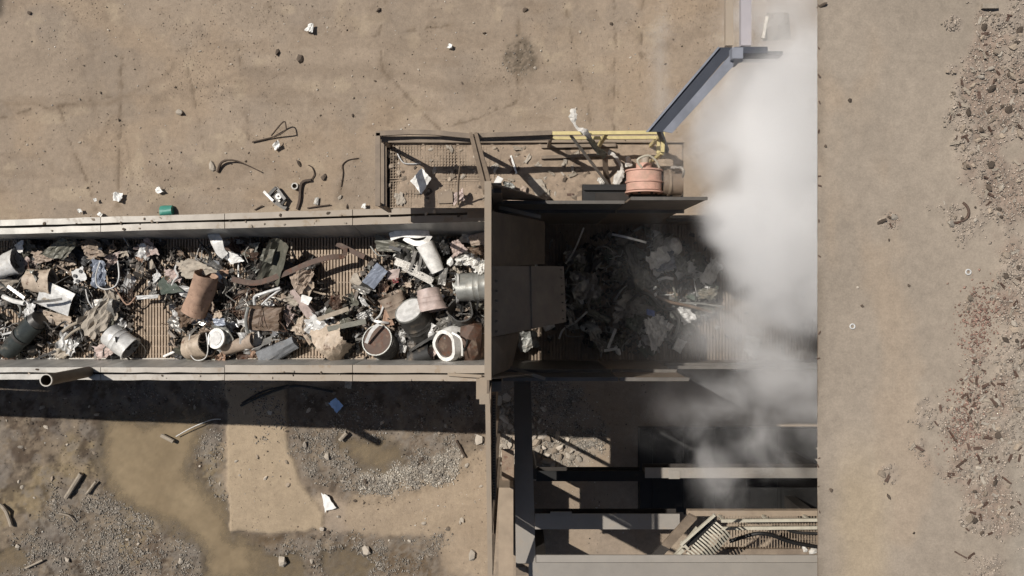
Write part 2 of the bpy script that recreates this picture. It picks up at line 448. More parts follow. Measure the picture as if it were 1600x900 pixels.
# gravel
g1 = zone([(470, 668), (530, 672), (560, 725), (600, 742), (600, 690), (610, 676), (716, 676), (716, 735), (690, 748), (600, 765), (540, 770), (470, 740), (446, 690)], 10, .6)
g2 = zone([(560, 735), (640, 728), (718, 700), (718, 745), (620, 768), (560, 765)], 6, .4)
g3 = zone([(300, 665), (350, 665), (355, 800), (330, 790), (318, 720)], 8, .4)
g4 = zone([(100, 770), (200, 780), (300, 830), (330, 905), (20, 905), (40, 820)], 22, .9)
g5 = zone([(400, 850), (520, 836), (690, 840), (700, 905), (380, 905)], 14, .9)
g6 = zone([(778, 600), (900, 600), (960, 680), (910, 735), (850, 748), (778, 745)], 8, .5)
g7 = zone([(380, 600), (765, 600), (765, 690), (400, 690)], 10, .5)
g8 = zone([(150, 600), (370, 600), (360, 640), (200, 660)], 10, .5)
for g, k in ((g1, .55), (g2, 1), (g3, .6), (g4, .55), (g5, .45), (g6, 1), (g7, .35), (g8, .25)): grav = np.maximum(grav, g * k * sstep(.40, .62, fbm(gx * 2.6, gy * 2.6, 6, 19, .65)))
blend(g2 * sstep(.3, .6, sml), (160, 148, 130), .8); blend(g6, (150, 138, 122), .6)
blend(np.clip(g1 + g4 + g5 + g3, 0, 1) * sstep(.45, .6, vs), (132, 122, 108), .45)
mudall = np.clip(mud + mud2 + mud3, 0, 1)
zz += mudall * ((fbm(gx * 7, gy * 7, 5, 81, .6) - .5) * .09 + (fbm(gx * 26, gy * 26, 2, 82) - .5) * .03) * (1 - slab1)
zz += grav * (vs - .35) * .05 + grav * (fbm(gx * 40, gy * 40, 2, 20) - .5) * .03
# hollows that hold water
pud1 = zone([(165, 650), (320, 650), (310, 690), (290, 735), (322, 775), (345, 795), (355, 835), (392, 850), (396, 905), (325, 905), (325, 872), (292, 836), (240, 808), (178, 775), (160, 720)], 22, .5)
pud2 = zone([(530, 684), (600, 688), (625, 702), (630, 724), (598, 736), (562, 724), (535, 702)], 16, .5)
pud3 = zone([(365, 850), (420, 862), (470, 860), (480, 905), (360, 905)], 8, .5)
pud4 = zone([(0, 860), (30, 850), (45, 870), (30, 890), (0, 890)], 7, .5)
pud5 = zone([(500, 855), (560, 858), (590, 880), (560, 905), (500, 905)], 7, .5)
pud = np.maximum.reduce([pud1, pud2 * .75, pud3 * .7, pud4 * .6, pud5 * .55]) * (1 - slab1)
zz = zz * (1 - .8 * pud) - pud * .085
ring = np.clip(sstep(.03, .5, pud), 0, 1)
wet = np.maximum(wet, ring)
blend(sstep(.0, .35, pud), (98, 84, 64), .8)
far = np.maximum(np.abs(gx) - 13.2, np.abs(gy) - 7.6)
zz = np.where(far > .01, 0, zz)
nxg, nyg = gx.shape
idx = np.arange(nxg * nyg).reshape(nxg, nyg)
gm = bpy.data.meshes.new('ground')
vv = np.stack([gx, gy, zz], -1).reshape(-1, 3)
ff = np.stack([idx[:-1, :-1], idx[1:, :-1], idx[1:, 1:], idx[:-1, 1:]], -1).reshape(-1, 4)
gm.vertices.add(len(vv)); gm.vertices.foreach_set('co', vv.ravel())
gm.loops.add(ff.size); gm.loops.foreach_set('vertex_index', ff.ravel())
gm.polygons.add(len(ff)); gm.polygons.foreach_set('loop_start', np.arange(0, ff.size, 4))
gm.update(calc_edges=True); gm.validate()
gm.polygons.foreach_set('use_smooth', np.ones(len(ff), bool))
ca = gm.color_attributes.new('soil', 'FLOAT_COLOR', 'POINT')
ca.data.foreach_set('color', np.concatenate([np.clip(colr, .01, .9), np.ones(colr.shape[:2] + (1,))], -1).ravel().astype(np.float32))
wa = gm.attributes.new('wet', 'FLOAT', 'POINT'); wa.data.foreach_set('value', wet.ravel().astype(np.float32))

def soil_material(name, bumps=.5):
    m = bpy.data.materials.new(name); m.use_nodes = True; t = m.node_tree; N = t.nodes; L = t.links; bs = N['Principled BSDF']
    at_ = N.new('ShaderNodeAttribute'); at_.attribute_name = 'soil'
    aw = N.new('ShaderNodeAttribute'); aw.attribute_name = 'wet'
    tc = N.new('ShaderNodeTexCoord')
    n1 = N.new('ShaderNodeTexNoise'); n1.inputs['Scale'].default_value = 9; n1.inputs['Detail'].default_value = 10; n1.inputs['Roughness'].default_value = .72
    n2 = N.new('ShaderNodeTexNoise'); n2.inputs['Scale'].default_value = 55; n2.inputs['Detail'].default_value = 6; n2.inputs['Roughness'].default_value = .7
    for n in (n1, n2): L.new(tc.outputs['Object'], n.inputs['Vector'])
    mr = N.new('ShaderNodeMapRange'); mr.inputs[1].default_value = .3; mr.inputs[2].default_value = .7; mr.inputs[3].default_value = .86; mr.inputs[4].default_value = 1.14; L.new(n1.outputs['Fac'], mr.inputs[0])
    mr2 = N.new('ShaderNodeMapRange'); mr2.inputs[1].default_value = .3; mr2.inputs[2].default_value = .7; mr2.inputs[3].default_value = .86; mr2.inputs[4].default_value = 1.14; L.new(n2.outputs['Fac'], mr2.inputs[0])
    mu = N.new('ShaderNodeMath'); mu.operation = 'MULTIPLY'; L.new(mr.outputs[0], mu.inputs[0]); L.new(mr2.outputs[0], mu.inputs[1])
    hs = N.new('ShaderNodeHueSaturation'); L.new(at_.outputs['Color'], hs.inputs['Color']); L.new(mu.outputs[0], hs.inputs['Value'])
    L.new(hs.outputs[0], bs.inputs['Base Color'])
    rg = N.new('ShaderNodeMapRange'); rg.inputs[3].default_value = .95; rg.inputs[4].default_value = .55; L.new(aw.outputs['Fac'], rg.inputs[0]); L.new(rg.outputs[0], bs.inputs['Roughness'])
    bs.inputs['Specular IOR Level'].default_value = .25
    ad = N.new('ShaderNodeMath'); ad.operation = 'ADD'; L.new(n1.outputs['Fac'], ad.inputs[0]); L.new(n2.outputs['Fac'], ad.inputs[1])
    bp = N.new('ShaderNodeBump'); bp.inputs['Strength'].default_value = bumps; bp.inputs['Distance'].default_value = .025
    L.new(ad.outputs[0], bp.inputs['Height']); L.new(bp.outputs[0], bs.inputs['Normal'])
    return m
gm.materials.append(soil_material('yard soil', .55))
go = bpy.data.objects.new('ground', gm); COL.objects.link(go); tag(go, 'tan concrete yard crusted with dried mud and grit', kind='structure')

# muddy water: a sheet over each hollow, clearer where it is shallow
wm = bpy.data.materials.new('muddy water'); wm.use_nodes = True; N = wm.node_tree.nodes; L = wm.node_tree.links; b = N['Principled BSDF']
tc = N.new('ShaderNodeTexCoord'); n = N.new('ShaderNodeTexNoise'); n.inputs['Scale'].default_value = 1.1; n.inputs['Detail'].default_value = 7
L.new(tc.outputs['Object'], n.inputs['Vector'])
r = N.new('ShaderNodeValToRGB'); r.color_ramp.elements[0].position = .3; r.color_ramp.elements[0].color = (*lin((132, 112, 82)), 1); r.color_ramp.elements[1].position = .7; r.color_ramp.elements[1].color = (*lin((150, 129, 96)), 1)
L.new(n.outputs['Fac'], r.inputs[0]); L.new(r.outputs[0], b.inputs['Base Color'])
b.inputs['Roughness'].default_value = .08; b.inputs['IOR'].default_value = 1.33
ad_ = N.new('ShaderNodeAttribute'); ad_.attribute_name = 'depth'
mr = N.new('ShaderNodeMapRange'); mr.inputs[1].default_value = 0; mr.inputs[2].default_value = .05; mr.inputs[3].default_value = .08; mr.inputs[4].default_value = .93; L.new(ad_.outputs['Fac'], mr.inputs[0]); L.new(mr.outputs[0], b.inputs['Alpha'])
n2 = N.new('ShaderNodeTexNoise'); n2.inputs['Scale'].default_value = 9; n2.inputs['Detail'].default_value = 4; L.new(tc.outputs['Object'], n2.inputs['Vector'])
bp = N.new('ShaderNodeBump'); bp.inputs['Strength'].default_value = .05; L.new(n2.outputs['Fac'], bp.inputs['Height']); L.new(bp.outputs[0], b.inputs['Normal'])
def water(name, bx, lev, label):
    x0, y0 = GR(bx[0], bx[3])[:2]; x1, y1 = GR(bx[2], bx[1])[:2]
    i0, i1 = np.searchsorted(GX, (x0, x1)); j0, j1 = np.searchsorted(GY, (y0, y1))
    sz = zz[i0:i1, j0:j1]; inside = (sz < lev) & (pud[i0:i1, j0:j1] > .04); grow = inside.copy()
    for sh in ((1, 0), (-1, 0), (0, 1), (0, -1)): grow |= np.roll(inside, sh, (0, 1))
    cell = grow[:-1, :-1] & grow[1:, :-1] & grow[1:, 1:] & grow[:-1, 1:]
    ids = -np.ones(sz.shape, int); V = []; D = []; F = []
    for i, j in np.argwhere(cell):
        q = []
        for a_, c_ in ((i, j), (i + 1, j), (i + 1, j + 1), (i, j + 1)):
            if ids[a_, c_] < 0: ids[a_, c_] = len(V); V.append((GX[i0 + a_], GY[j0 + c_], lev)); D.append(max(0., lev - sz[a_, c_]))
            q.append(int(ids[a_, c_]))
        F.append(tuple(q))
    me = bpy.data.meshes.new(name); me.from_pydata(V, [], F); me.materials.append(wm); me.update()
    me.attributes.new('depth', 'FLOAT', 'POINT').data.foreach_set('value', np.array(D, np.float32))
    o = bpy.data.objects.new(name, me); COL.objects.link(o); return tag(o, label, kind='structure')
water('puddle', (110, 625, 500, 912), -.045, 'large still puddle of ochre muddy water beside the pale slab')
water('puddle', (501, 660, 670, 770), -.045, 'small brown puddle ringed by pale gravel under the conveyor')
water('puddle', (501, 835, 640, 912), -.045, 'shallow brown puddle in gritty mud at the bottom edge')
water('puddle', (-40, 830, 100, 912), -.045, 'small yellowish puddle at the lower left corner')

# loose grit and gravel of the yard: nobody could count it
def grit(name, n, place, smin, smax, m, label, zf, power=2.5):
    V = np.zeros((n, 6, 3)); oct_ = np.array([[1,0,0],[0,1,0],[-1,0,0],[0,-1,0],[0,0,.75],[0,0,-.5]], float)
    xy = place(n); s = smin + (smax - smin) * NR.rand(n) ** power
    a = NR.rand(n) * 6.28; jit = 1 + (NR.rand(n, 6, 1) - .5) * .8
    q = oct_[None] * jit * s[:, None, None] * np.array([1, .75, .8])[None, None]
    ca_, sa = np.cos(a)[:, None], np.sin(a)[:, None]
    V[..., 0] = q[..., 0] * ca_ - q[..., 1] * sa + xy[:, 0:1]; V[..., 1] = q[..., 0] * sa + q[..., 1] * ca_ + xy[:, 1:2]
    V[..., 2] = q[..., 2] + zf(xy)[:, None] + s[:, None] * .25
    F0 = np.array([[0,1,4],[1,2,4],[2,3,4],[3,0,4],[1,0,5],[2,1,5],[3,2,5],[0,3,5]])
    F = (F0[None] + (np.arange(n) * 6)[:, None, None]).reshape(-1, 3)
    me = bpy.data.meshes.new(name); me.vertices.add(n * 6); me.vertices.foreach_set('co', V.reshape(-1))
    me.loops.add(F.size); me.loops.foreach_set('vertex_index', F.ravel()); me.polygons.add(len(F)); me.polygons.foreach_set('loop_start', np.arange(0, F.size, 3))
    me.update(calc_edges=True); me.materials.append(m)
    tone = np.repeat(.5 + .8 * NR.rand(n) ** 1.3, 6).astype(np.float32)
    me.attributes.new('tone', 'FLOAT', 'POINT').data.foreach_set('value', tone)
    o = bpy.data.objects.new(name, me); COL.objects.link(o); return tag(o, label, kind='stuff')
def grit_mat(name, c):
    m = bpy.data.materials.new(name); m.use_nodes = True; N = m.node_tree.nodes; L = m.node_tree.links
    a = N.new('ShaderNodeAttribute'); a.attribute_name = 'tone'; h = N.new('ShaderNodeHueSaturation'); h.inputs['Color'].default_value = (*lin(c), 1)
    L.new(a.outputs['Fac'], h.inputs['Value']); L.new(h.outputs[0], N['Principled BSDF'].inputs['Base Color']); N['Principled BSDF'].inputs['Roughness'].default_value = .95
    return m
def gz_at(xy):
    i = np.clip(np.searchsorted(GX, xy[:, 0]), 1, nxg - 2); j = np.clip(np.searchsorted(GY, xy[:, 1]), 1, nyg - 2); return zz[i, j]
def by_density(D, x0, x1, y0, y1):
    def f(n):
        out = []
        while sum(map(len, out)) < n:
            q = np.stack([x0 + (x1 - x0) * NR.rand(n * 4), y0 + (y1 - y0) * NR.rand(n * 4)], -1)
            i = np.clip(np.searchsorted(GX, q[:, 0]), 1, nxg - 2); j = np.clip(np.searchsorted(GY, q[:, 1]), 1, nyg - 2)
            out.append(q[NR.rand(n * 4) < D[i, j]])
        return np.concatenate(out)[:n]
    return f
dry = 1 - sstep(.2, .5, pud)
grit('gravel', 42000, by_density(np.clip(grav, 0, 1) ** 1.3 * (.15 + .85 * sstep(.42, .62, fbm(gx * 6, gy * 6, 5, 23, .6))) * dry, -13, 3.2, -7.4, 7.4), .005, .032, grit_mat('gravel stone', (152, 142, 127)), 'pale crushed gravel strewn round the puddles under the conveyor', gz_at)
grit('grit', 20000, by_density((.10 + .9 * sstep(.55, .75, fbm(gx * .7, gy * .7, 4, 21))) * dry, -13, 5, -7.4, 7.4), .003, .02, grit_mat('fine grit', (148, 130, 108)), 'fine brown grit sprinkled over the open concrete yard', gz_at, 4)
grit('pale_rubble', 5000, by_density(np.clip(g2 * 1.2 + g6 * .25, 0, 1) * sstep(.35, .55, fbm(gx * 4, gy * 4, 5, 26, .6)) * dry, -13, 3, -7.4, 2), .006, .034, grit_mat('pale rubble stone', (186, 176, 158)), 'whitish crushed rubble in a curved band beside the small puddle', gz_at)
grit('pale_flecks', 1700, by_density((.25 + .75 * sstep(.5, .7, fbm(gx * .6, gy * .6, 4, 25))) * dry, -13, 4, -7.4, 7.4), .006, .028, grit_mat('pale flecks', (206, 198, 184)), 'tiny pale flecks of plaster and plastic sprinkled over the yard', gz_at, 4)
grit('dark_grit', 5000, by_density((.06 + np.clip(mud + mud2 + mud3, 0, 1) * sstep(.45, .6, med) + pm * .25) * dry, -13, 5, -7.4, 7.4), .006, .026, grit_mat('dark grit', (74, 62, 50)), 'dark shreds and crumbs scattered over the yard mud', gz_at, 4)
# ================================================================== steel: the left apron conveyor
M_rail = mat('dusty rail steel', (172, 167, 156), .45, .25, .22, 3, .22, dust=.35, bump=.15, rnd=.04, grad=(-11.5, -3.2))
M_railb = mat('dust-caked rail steel', (140, 124, 103), .75, .0, .12, 3, .15, dust=.75, bump=.25, rnd=.05)
M_liner = mat('scuffed liner plate', (160, 156, 147), .45, .15, .3, 5, .12, dust=.08, bump=.2, streak=1, rnd=.12)
M_pan = mat('worn apron pan', (150, 127, 101), .6, .1, .22, 9, .25, dust=.5, bump=.4, rnd=.06)
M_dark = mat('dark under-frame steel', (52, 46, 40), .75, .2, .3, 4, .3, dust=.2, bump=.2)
M_brown = mat('brown painted hood plate', (112, 94, 75), .75, .0, .22, 2.5, .14, dust=.4, bump=.1, rnd=.05)
M_grey = mat('grey galvanised beam', (150, 142, 130), .5, .15, .10, 2, .08, dust=.35, bump=.12, rnd=.08)
M_brail = mat('brown channel rail', (126, 108, 88), .7, .05, .18, 4, .15, dust=.5, bump=.2, rnd=.06)
M_yellow = mat('yellow handrail paint', (194, 174, 108), .55, 0, .15, 8, .12, dust=.2, bump=.15, rnd=.05)
M_cream = mat('faded cream rail paint', (178, 170, 148), .55, 0, .15, 8, .1, dust=.2, bump=.15, rnd=.05)
M_black = mat('black oily or shaded steel', (30, 29, 27), .6, .2, .3, 6, .1, dust=.12, bump=.3)
M_salmon = mat('salmon motor paint', (192, 142, 120), .7, 0, .15, 7, .12, dust=.45, bump=.25, rnd=0)

conv = empty('apron_conveyor', (-5, 0, 0), 'long steel apron conveyor carrying sunlit scrap up to the brown hood', 'conveyor')
XL, XR = -18.0, -0.36
def rail_y(py_l, py_r, off):          # straight world edge through two photo points, left end and right end
    a = _plane(0, py_l, off); b = _plane(757, py_r, off)
    s = (b.y - a.y) / (b.x - a.x); return lambda x: a.y + s * (x - a.x)
YU0 = rail_y(344, 321, 0); YU1 = rail_y(353.2, 330.8, 0); YU2 = rail_y(356.6, 334.6, 0); YU3 = rail_y(366, 346, 0)
YD3 = rail_y(571, 565, 0); YD2 = rail_y(581.6, 582.8, 0); YD1 = rail_y(584.6, 586, 0); YD0 = rail_y(593, 596, 0)
YBU = rail_y(376, 369, -BELT_D); YBD = rail_y(560, 561, -BELT_D)
_sr = random.Random(5)
def strip(fa, fb, x0, x1, za, zb, th, wav=.006):
    """bar between two edges (as functions of x) following the conveyor's slope, knocked a little out of true"""
    V = []; F = []; n = max(1, int((x1 - x0) / .28))
    for i in range(n + 1):
        x = x0 + (x1 - x0) * i / n; z = rail_z(x); jy = _sr.uniform(-wav, wav); jz = _sr.uniform(-wav, wav) if 0 < i < n else 0
        V += [(x, fa(x) + jy, z + za + jz), (x, fb(x) + jy * .5, z + zb + jz), (x, fb(x) + jy * .5, z + zb - th), (x, fa(x) + jy, z + za - th)]
    for i in range(n):
        b_ = 4 * i
        for k in range(4): F.append((b_ + k, b_ + 4 + k, b_ + 4 + (k + 1) % 4, b_ + (k + 1) % 4))
    F += [(0, 1, 2, 3), (4 * n + 3, 4 * n + 2, 4 * n + 1, 4 * n)]
    return V, F
YDF = lambda x: YD2(x) + .012
seams = [-18.0, -14.2, -9.9, -7.35, -5.0, -2.7, -0.36]
for (a, b) in zip(seams, seams[1:]):
    near = b > -3.5
    mm = M_rail
    g = .006
    for fa, fb, nm in ((YU0, YU1, 'rail_flange'), (YU2, YU3, 'rail_flange'), (YD2, YD3, None), (YD0, YD1, 'rail_flange')):
        if nm is None: continue
        q = MB(); q.add(*strip(fa, fb, a + g, b - g, 0, 0, .09)); q.build(nm, mm, conv)
    f3 = rail_y(577, 577, 0)
    q = MB(); q.add(*strip(YD2, f3 if False else (lambda x: YD2(x) + (.09 if not near else .13)), a + g, b - g, 0, 0, .09)); q.build('rail_flange', mm, conv)
    # sloping inner liner plates
    for top, bot, nm, za in ((YU3, YBU, 'liner_plate', 0), ((lambda x: YD2(x) + (.09 if not near else .13)), YBD, 'liner_plate', 0)):
        V = []
        for x in (a + g, b - g):
            z = rail_z(x); V += [(x, top(x), z - .004), (x, bot(x), z - BELT_D - .05)]
        s = 1 if bot(-5) < top(-5) else -1
        q = MB(); q.add(V + [(x, y + .02 * s, z - .02) for x, y, z in V], [(0, 2, 3, 1), (4, 5, 7, 6), (0, 4, 6, 2), (1, 3, 7, 5), (0, 1, 5, 4), (2, 6, 7, 3)])
        q.build(nm, M_liner, conv)
    # web under the flanges
    for ya, yb in ((YU0, YU3), (YD0, YD2)):
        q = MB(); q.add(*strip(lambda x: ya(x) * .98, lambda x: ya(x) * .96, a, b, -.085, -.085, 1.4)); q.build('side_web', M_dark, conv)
# bright wear strip where the lower liner meets the pans
for (a, b) in zip(seams, seams[1:]):
    q = MB(); q.add(*strip(lambda x: YBD(x) + .015, lambda x: YBD(x) - .03, a + .01, b - .01, -BELT_D + .05, -BELT_D + .05, .05)); q.build('wear_strip', M_rail, conv)
# apron pans: five ribs each
PITCH = 0.060
def pan_mesh(w0, w1, sl, nrib=5, cross=True, seed=0):
    q = MB(); W = w1 - w0
    L = PITCH * nrib
    rr = random.Random(seed)
    for k in range(nrib):
        x0 = k * PITCH - L / 2 + .010; x1 = x0 + .036
        V = []
        for x in (x0, x1):
            z = sl * x
            V += [(x, w0, z), (x, w1, z), (x, w1, z - .06), (x, w0, z - .06)]
        q.add(V, [(0, 4, 5, 1), (1, 5, 6, 2), (2, 6, 7, 3), (3, 7, 4, 0), (0, 1, 2, 3), (7, 6, 5, 4)])
    for yy in [w0 + W * f for f in (.06, .12, .20, .27, .42, .50, .60, .68, .80, .86, .94)]:
        V = []
        for x in (-L / 2, L / 2):
            z = sl * x - .016
            V += [(x, yy - .012, z), (x, yy + .012, z), (x, yy + .012, z - .03), (x, yy - .012, z - .03)]
        q.add(V, [(0, 4, 5, 1), (1, 5, 6, 2), (2, 6, 7, 3), (3, 7, 4, 0), (0, 1, 2, 3), (7, 6, 5, 4)])
    V = []
    for x in (-L / 2, L / 2):
        z = sl * x - .055; V += [(x, w0, z), (x, w1, z), (x, w1, z - .02), (x, w0, z - .02)]
    q.add(V, [(0, 4, 5, 1), (1, 5, 6, 2), (2, 6, 7, 3), (3, 7, 4, 0), (0, 1, 2, 3), (7, 6, 5, 4)])
    return fill_mesh('apron_pan', q.V, q.F, M_pan)
pm0 = pan_mesh(-1.42, 1.12, BS)
x = XL
while x < XR - .1:
    o = bpy.data.objects.new('apron_pan', pm0); COL.objects.link(o); o.parent = conv
    xx = x + PITCH * 2.5
    o.location = Vector((xx, 0, belt_z(xx))) - ORIG[conv.name]
    x += PITCH * 5
# supports down to the yard
for sx in (-15.5, -11.5, -7.2, -3.4):
    for fy in (YU0, YD0):
        y = fy(sx) * .93; q = MB(); q.bar((sx, y, -.05), (sx, y, rail_z(sx) - 1.3), .22, .22); q.build('support_leg', M_dark, conv)
    q = MB(); q.bar((sx, YU0(sx) * .93, rail_z(sx) - 1.55), (sx, YD0(sx) * .93, rail_z(sx) - 1.55), .2, .25); q.build('cross_beam', M_dark, conv)
# end brackets by the hood
for px0, py0, px1, py1 in ((741, 316, 757, 330), (744, 588, 757, 624), (730, 330, 757, 340)):
    a = RL(px0, py0, .05); b = RL(px1, py1, .05); q = MB(); q.box((a.x, a.y, a.z - .2), (b.x, b.y, a.z)); q.build('end_bracket', M_railb, conv)
q = MB(); q.bar(RL(700, 585, .03), RL(753, 588, .1), .05, .04); q.build('end_bracket', M_railb, conv)

# upright vent pipe standing on the lower rail
a = Vector((-7.58, -1.50, 0)); zt = HC - 13.55
q = MB(); q.tube([(a.x, a.y, rail_z(a.x) + .012), (a.x, a.y, zt)], .096, 20, hollow=.14)
vp = q.build('vent_pipe', mat('brown pipe steel', (92, 79, 62), .55, .2, .2, 5, .3, dust=.1), smooth=True, label='open-topped upright brown steel pipe standing on the conveyor rail', cat='pipe')
q = MB(); q.tube([(a.x, a.y, zt - .01), (a.x, a.y, zt + .02)], .104, 20, hollow=.16); q.build('rim', M_rail, vp, smooth=True)

# ================================================================== brown hood across the conveyor
hood = empty('feed_hood', (-.3, 0, 5), 'tall brown steel hood wall spanning the conveyor with plates sloping into the trough', 'hood')
q = MB(); q.box(at(757, 283, 10.9), at(768, 592, 10.78)); q.build('top_beam', M_railb, hood)
q = MB(); q.box((-.315, 1.36, 5.9), (-.285, -1.32, 10.0)); q.build('front_plate', M_brown, hood)
q = MB(); q.box((-.308, 1.20, 10.0), (-.285, -1.03, 10.779)); q.build('front_plate', M_brown, hood)
def plate(C, th=.02):
    return quad_sheet(C, 2, 0, 0, th)
plate([at(769, 330, 9.0), at(769, 418, 9.0), at(851, 412, 6.7), at(851, 346, 6.7)]).build('sloping_plate', M_brown, hood)
plate([at(767, 416, 9.75), at(767, 527, 9.75), at(885, 503, 8.1), at(881, 416, 8.1)]).build('flap_plate', M_brown, hood)
plate([at(769, 527, 9.6), at(769, 588, 9.6), at(800, 575, 7.5), at(812, 520, 7.5)]).build('sloping_plate', M_brown, hood)
plate([(-.30, 1.30, 10.06), (-.30, 1.30, 8.2), (.55, 1.27, 8.2), (.12, 1.29, 9.2)]).build('side_or_shade_wing', M_brown, hood)  # upper wing added to shade the sloping plate below
plate([(-.30, -1.14, 10.06), (-.30, -1.30, 7.6), (.35, -1.33, 7.6), (.0, -1.2, 9.2)]).build('side_or_shade_wing', M_brown, hood)
flp = [c_ for c_ in hood.children if c_.name.startswith('flap_plate')][0]; ORIG[flp.name] = ORIG[hood.name]
A_, B_, C_, D_ = at(767, 416, 9.75), at(767, 527, 9.75), at(885, 503, 8.1), at(881, 416, 8.1)
for k in range(7):
    for u_ in (.06, .95):
        p_ = (A_ * (1 - u_) + D_ * u_) * (1 - (.06 + .145 * k)) + (B_ * (1 - u_) + C_ * u_) * (.06 + .145 * k)
        MB().tube([p_ - Vector((0, 0, .01)), p_ + Vector((.012, 0, .018))], .016, 6).build('bolt', M_brail, flp)
p_, q_ = (A_ + D_) / 2, (B_ + C_) / 2
MB().bar(p_ + Vector((.004, 0, .006)), q_ + Vector((.004, 0, .006)), .02, .012).build('weld_seam', M_brown, flp)
for y in (1.30, -1.28):
    q = MB(); q.bar((-.2, y, 0), (-.2, y, 9.6), .13, .13); q.build('corner_post', M_brown, hood)
q = MB()
a = at(740, 210, 8.34); b = at(763, 300, 10.74)
d = (b - a); side = Vector((1, .0, 0))
for o_, wd, dz in ((-.035, .05, .03), (.035, .05, .0)): q.bar(a + side * o_, b + side * o_, wd, .06)
q.bar(a - Vector((0, 0, .03)), b - Vector((0, 0, .03)), .13, .02)
q.build('brace_channel', M_brail, hood)
q = MB(); q.box(at(749, 590, 9.4), at(765, 630, 9.3)); q.build('end_gusset', M_railb, hood)

# ================================================================== feed trough beyond the hood
tro = empty('feed_trough', (1.8, 0, 3), 'deep shaded steel feed trough running from the hood into the smoke', 'trough')
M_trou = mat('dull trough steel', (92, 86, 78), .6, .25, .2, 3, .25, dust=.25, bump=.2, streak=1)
M_panr = mat('shaded apron pan', (126, 107, 86), .65, .1, .25, 9, .3, dust=.45, bump=.4, rnd=.06)  # darker copy of the apron pan, shade put into its colour
YTU, YTD = 1.225, -1.385
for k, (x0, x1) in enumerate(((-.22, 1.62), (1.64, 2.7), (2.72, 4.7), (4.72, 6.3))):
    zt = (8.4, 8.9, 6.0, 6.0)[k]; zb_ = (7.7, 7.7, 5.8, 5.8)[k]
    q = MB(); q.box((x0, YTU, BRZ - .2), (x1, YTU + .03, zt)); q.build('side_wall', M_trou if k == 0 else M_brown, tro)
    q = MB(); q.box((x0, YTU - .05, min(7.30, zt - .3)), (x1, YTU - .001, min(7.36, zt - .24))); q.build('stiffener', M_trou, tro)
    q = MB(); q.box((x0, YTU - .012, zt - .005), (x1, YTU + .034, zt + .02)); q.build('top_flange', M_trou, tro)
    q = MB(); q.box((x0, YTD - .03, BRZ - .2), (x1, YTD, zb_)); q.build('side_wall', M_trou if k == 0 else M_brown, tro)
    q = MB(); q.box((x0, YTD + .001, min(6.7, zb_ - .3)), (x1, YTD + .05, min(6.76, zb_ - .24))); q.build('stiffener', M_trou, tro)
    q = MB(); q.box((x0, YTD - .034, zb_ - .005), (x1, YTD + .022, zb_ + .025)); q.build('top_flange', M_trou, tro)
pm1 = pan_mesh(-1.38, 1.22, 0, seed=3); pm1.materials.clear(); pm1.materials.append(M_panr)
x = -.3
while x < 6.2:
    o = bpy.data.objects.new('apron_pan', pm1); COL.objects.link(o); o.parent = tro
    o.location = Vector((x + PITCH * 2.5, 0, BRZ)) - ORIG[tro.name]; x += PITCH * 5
for sx in (.3, 2.3, 4.4, 6.2):
    for y in (YTU + .12, YTD - .12):
        q = MB(); q.bar((sx, y, -.05), (sx, y, BRZ), .2, .2); q.build('support_leg', M_dark, tro)
# pale bars added as the sunlit wedges on the trough walls beside the hood
for nm, A, B, z in (('sunlit_wedge', (780, 324), (845, 339), 8.46), ('sunlit_wedge', (797, 574), (852, 592), 7.78)):
    q = MB(); a = at(*A, z); b = at(*B, z); q.bar(a, b, .05, .012); q.build('flange_lip', M_railb, tro)  # flange_lip is the added pale bar standing in for a sunlit wedge

# ================================================================== walkway with handrails beside the trough
walk = empty('walkway', (.3, 1.8, PZ - .2), 'dust-choked grating walkway beside the trough, with brown and yellow handrails', 'walkway')
M_grate = mat('dust-filled grating', (146, 126, 103), .85, 0, .18, 8, .12, dust=.6, bump=.5, rnd=.06)
M_dirt = mat('caked dirt', (146, 125, 102), .95, 0, .25, 10, 0, dust=0, bump=.8, rnd=.05)
X0, X1 = PW(602, 0).x, PW(1068, 0).x; Y0, Y1 = 1.27, PW(0, 222).y
def grating(x0, x1, y0, y1, z, pitch=.05, m=M_grate, parent=None, fill=.0, name='grating_panel', px=.1):
    q = MB(); x = x0 + .004
    while x < x1 - .004: q.box((x, y0, z - .03), (x + .012, y1, z)); x += pitch
    y = y0
    while y < y1: q.box((x0, y, z - .024), (x1, y + .010, z - .002)); y += px
    q.box((x0, y0, z - .03), (x1, y0 + .014, z + .004)); q.box((x0, y1 - .014, z - .03), (x1, y1, z + .004))
    return q.build(name, m, parent)
gxs = [X0 + .06, PW(662, 0).x, PW(716, 0).x, PW(770, 0).x, PW(845, 0).x]
ymid = PW(0, 281).y
for a, b in zip(gxs, gxs[1:]):
    grating(a + .008, b - .03, Y0, ymid - .012, PZ, parent=walk, pitch=.047, px=.047)
    grating(a + .008, b - .03, ymid + .012, Y1 - .03, PZ, parent=walk, pitch=.047, px=.047)
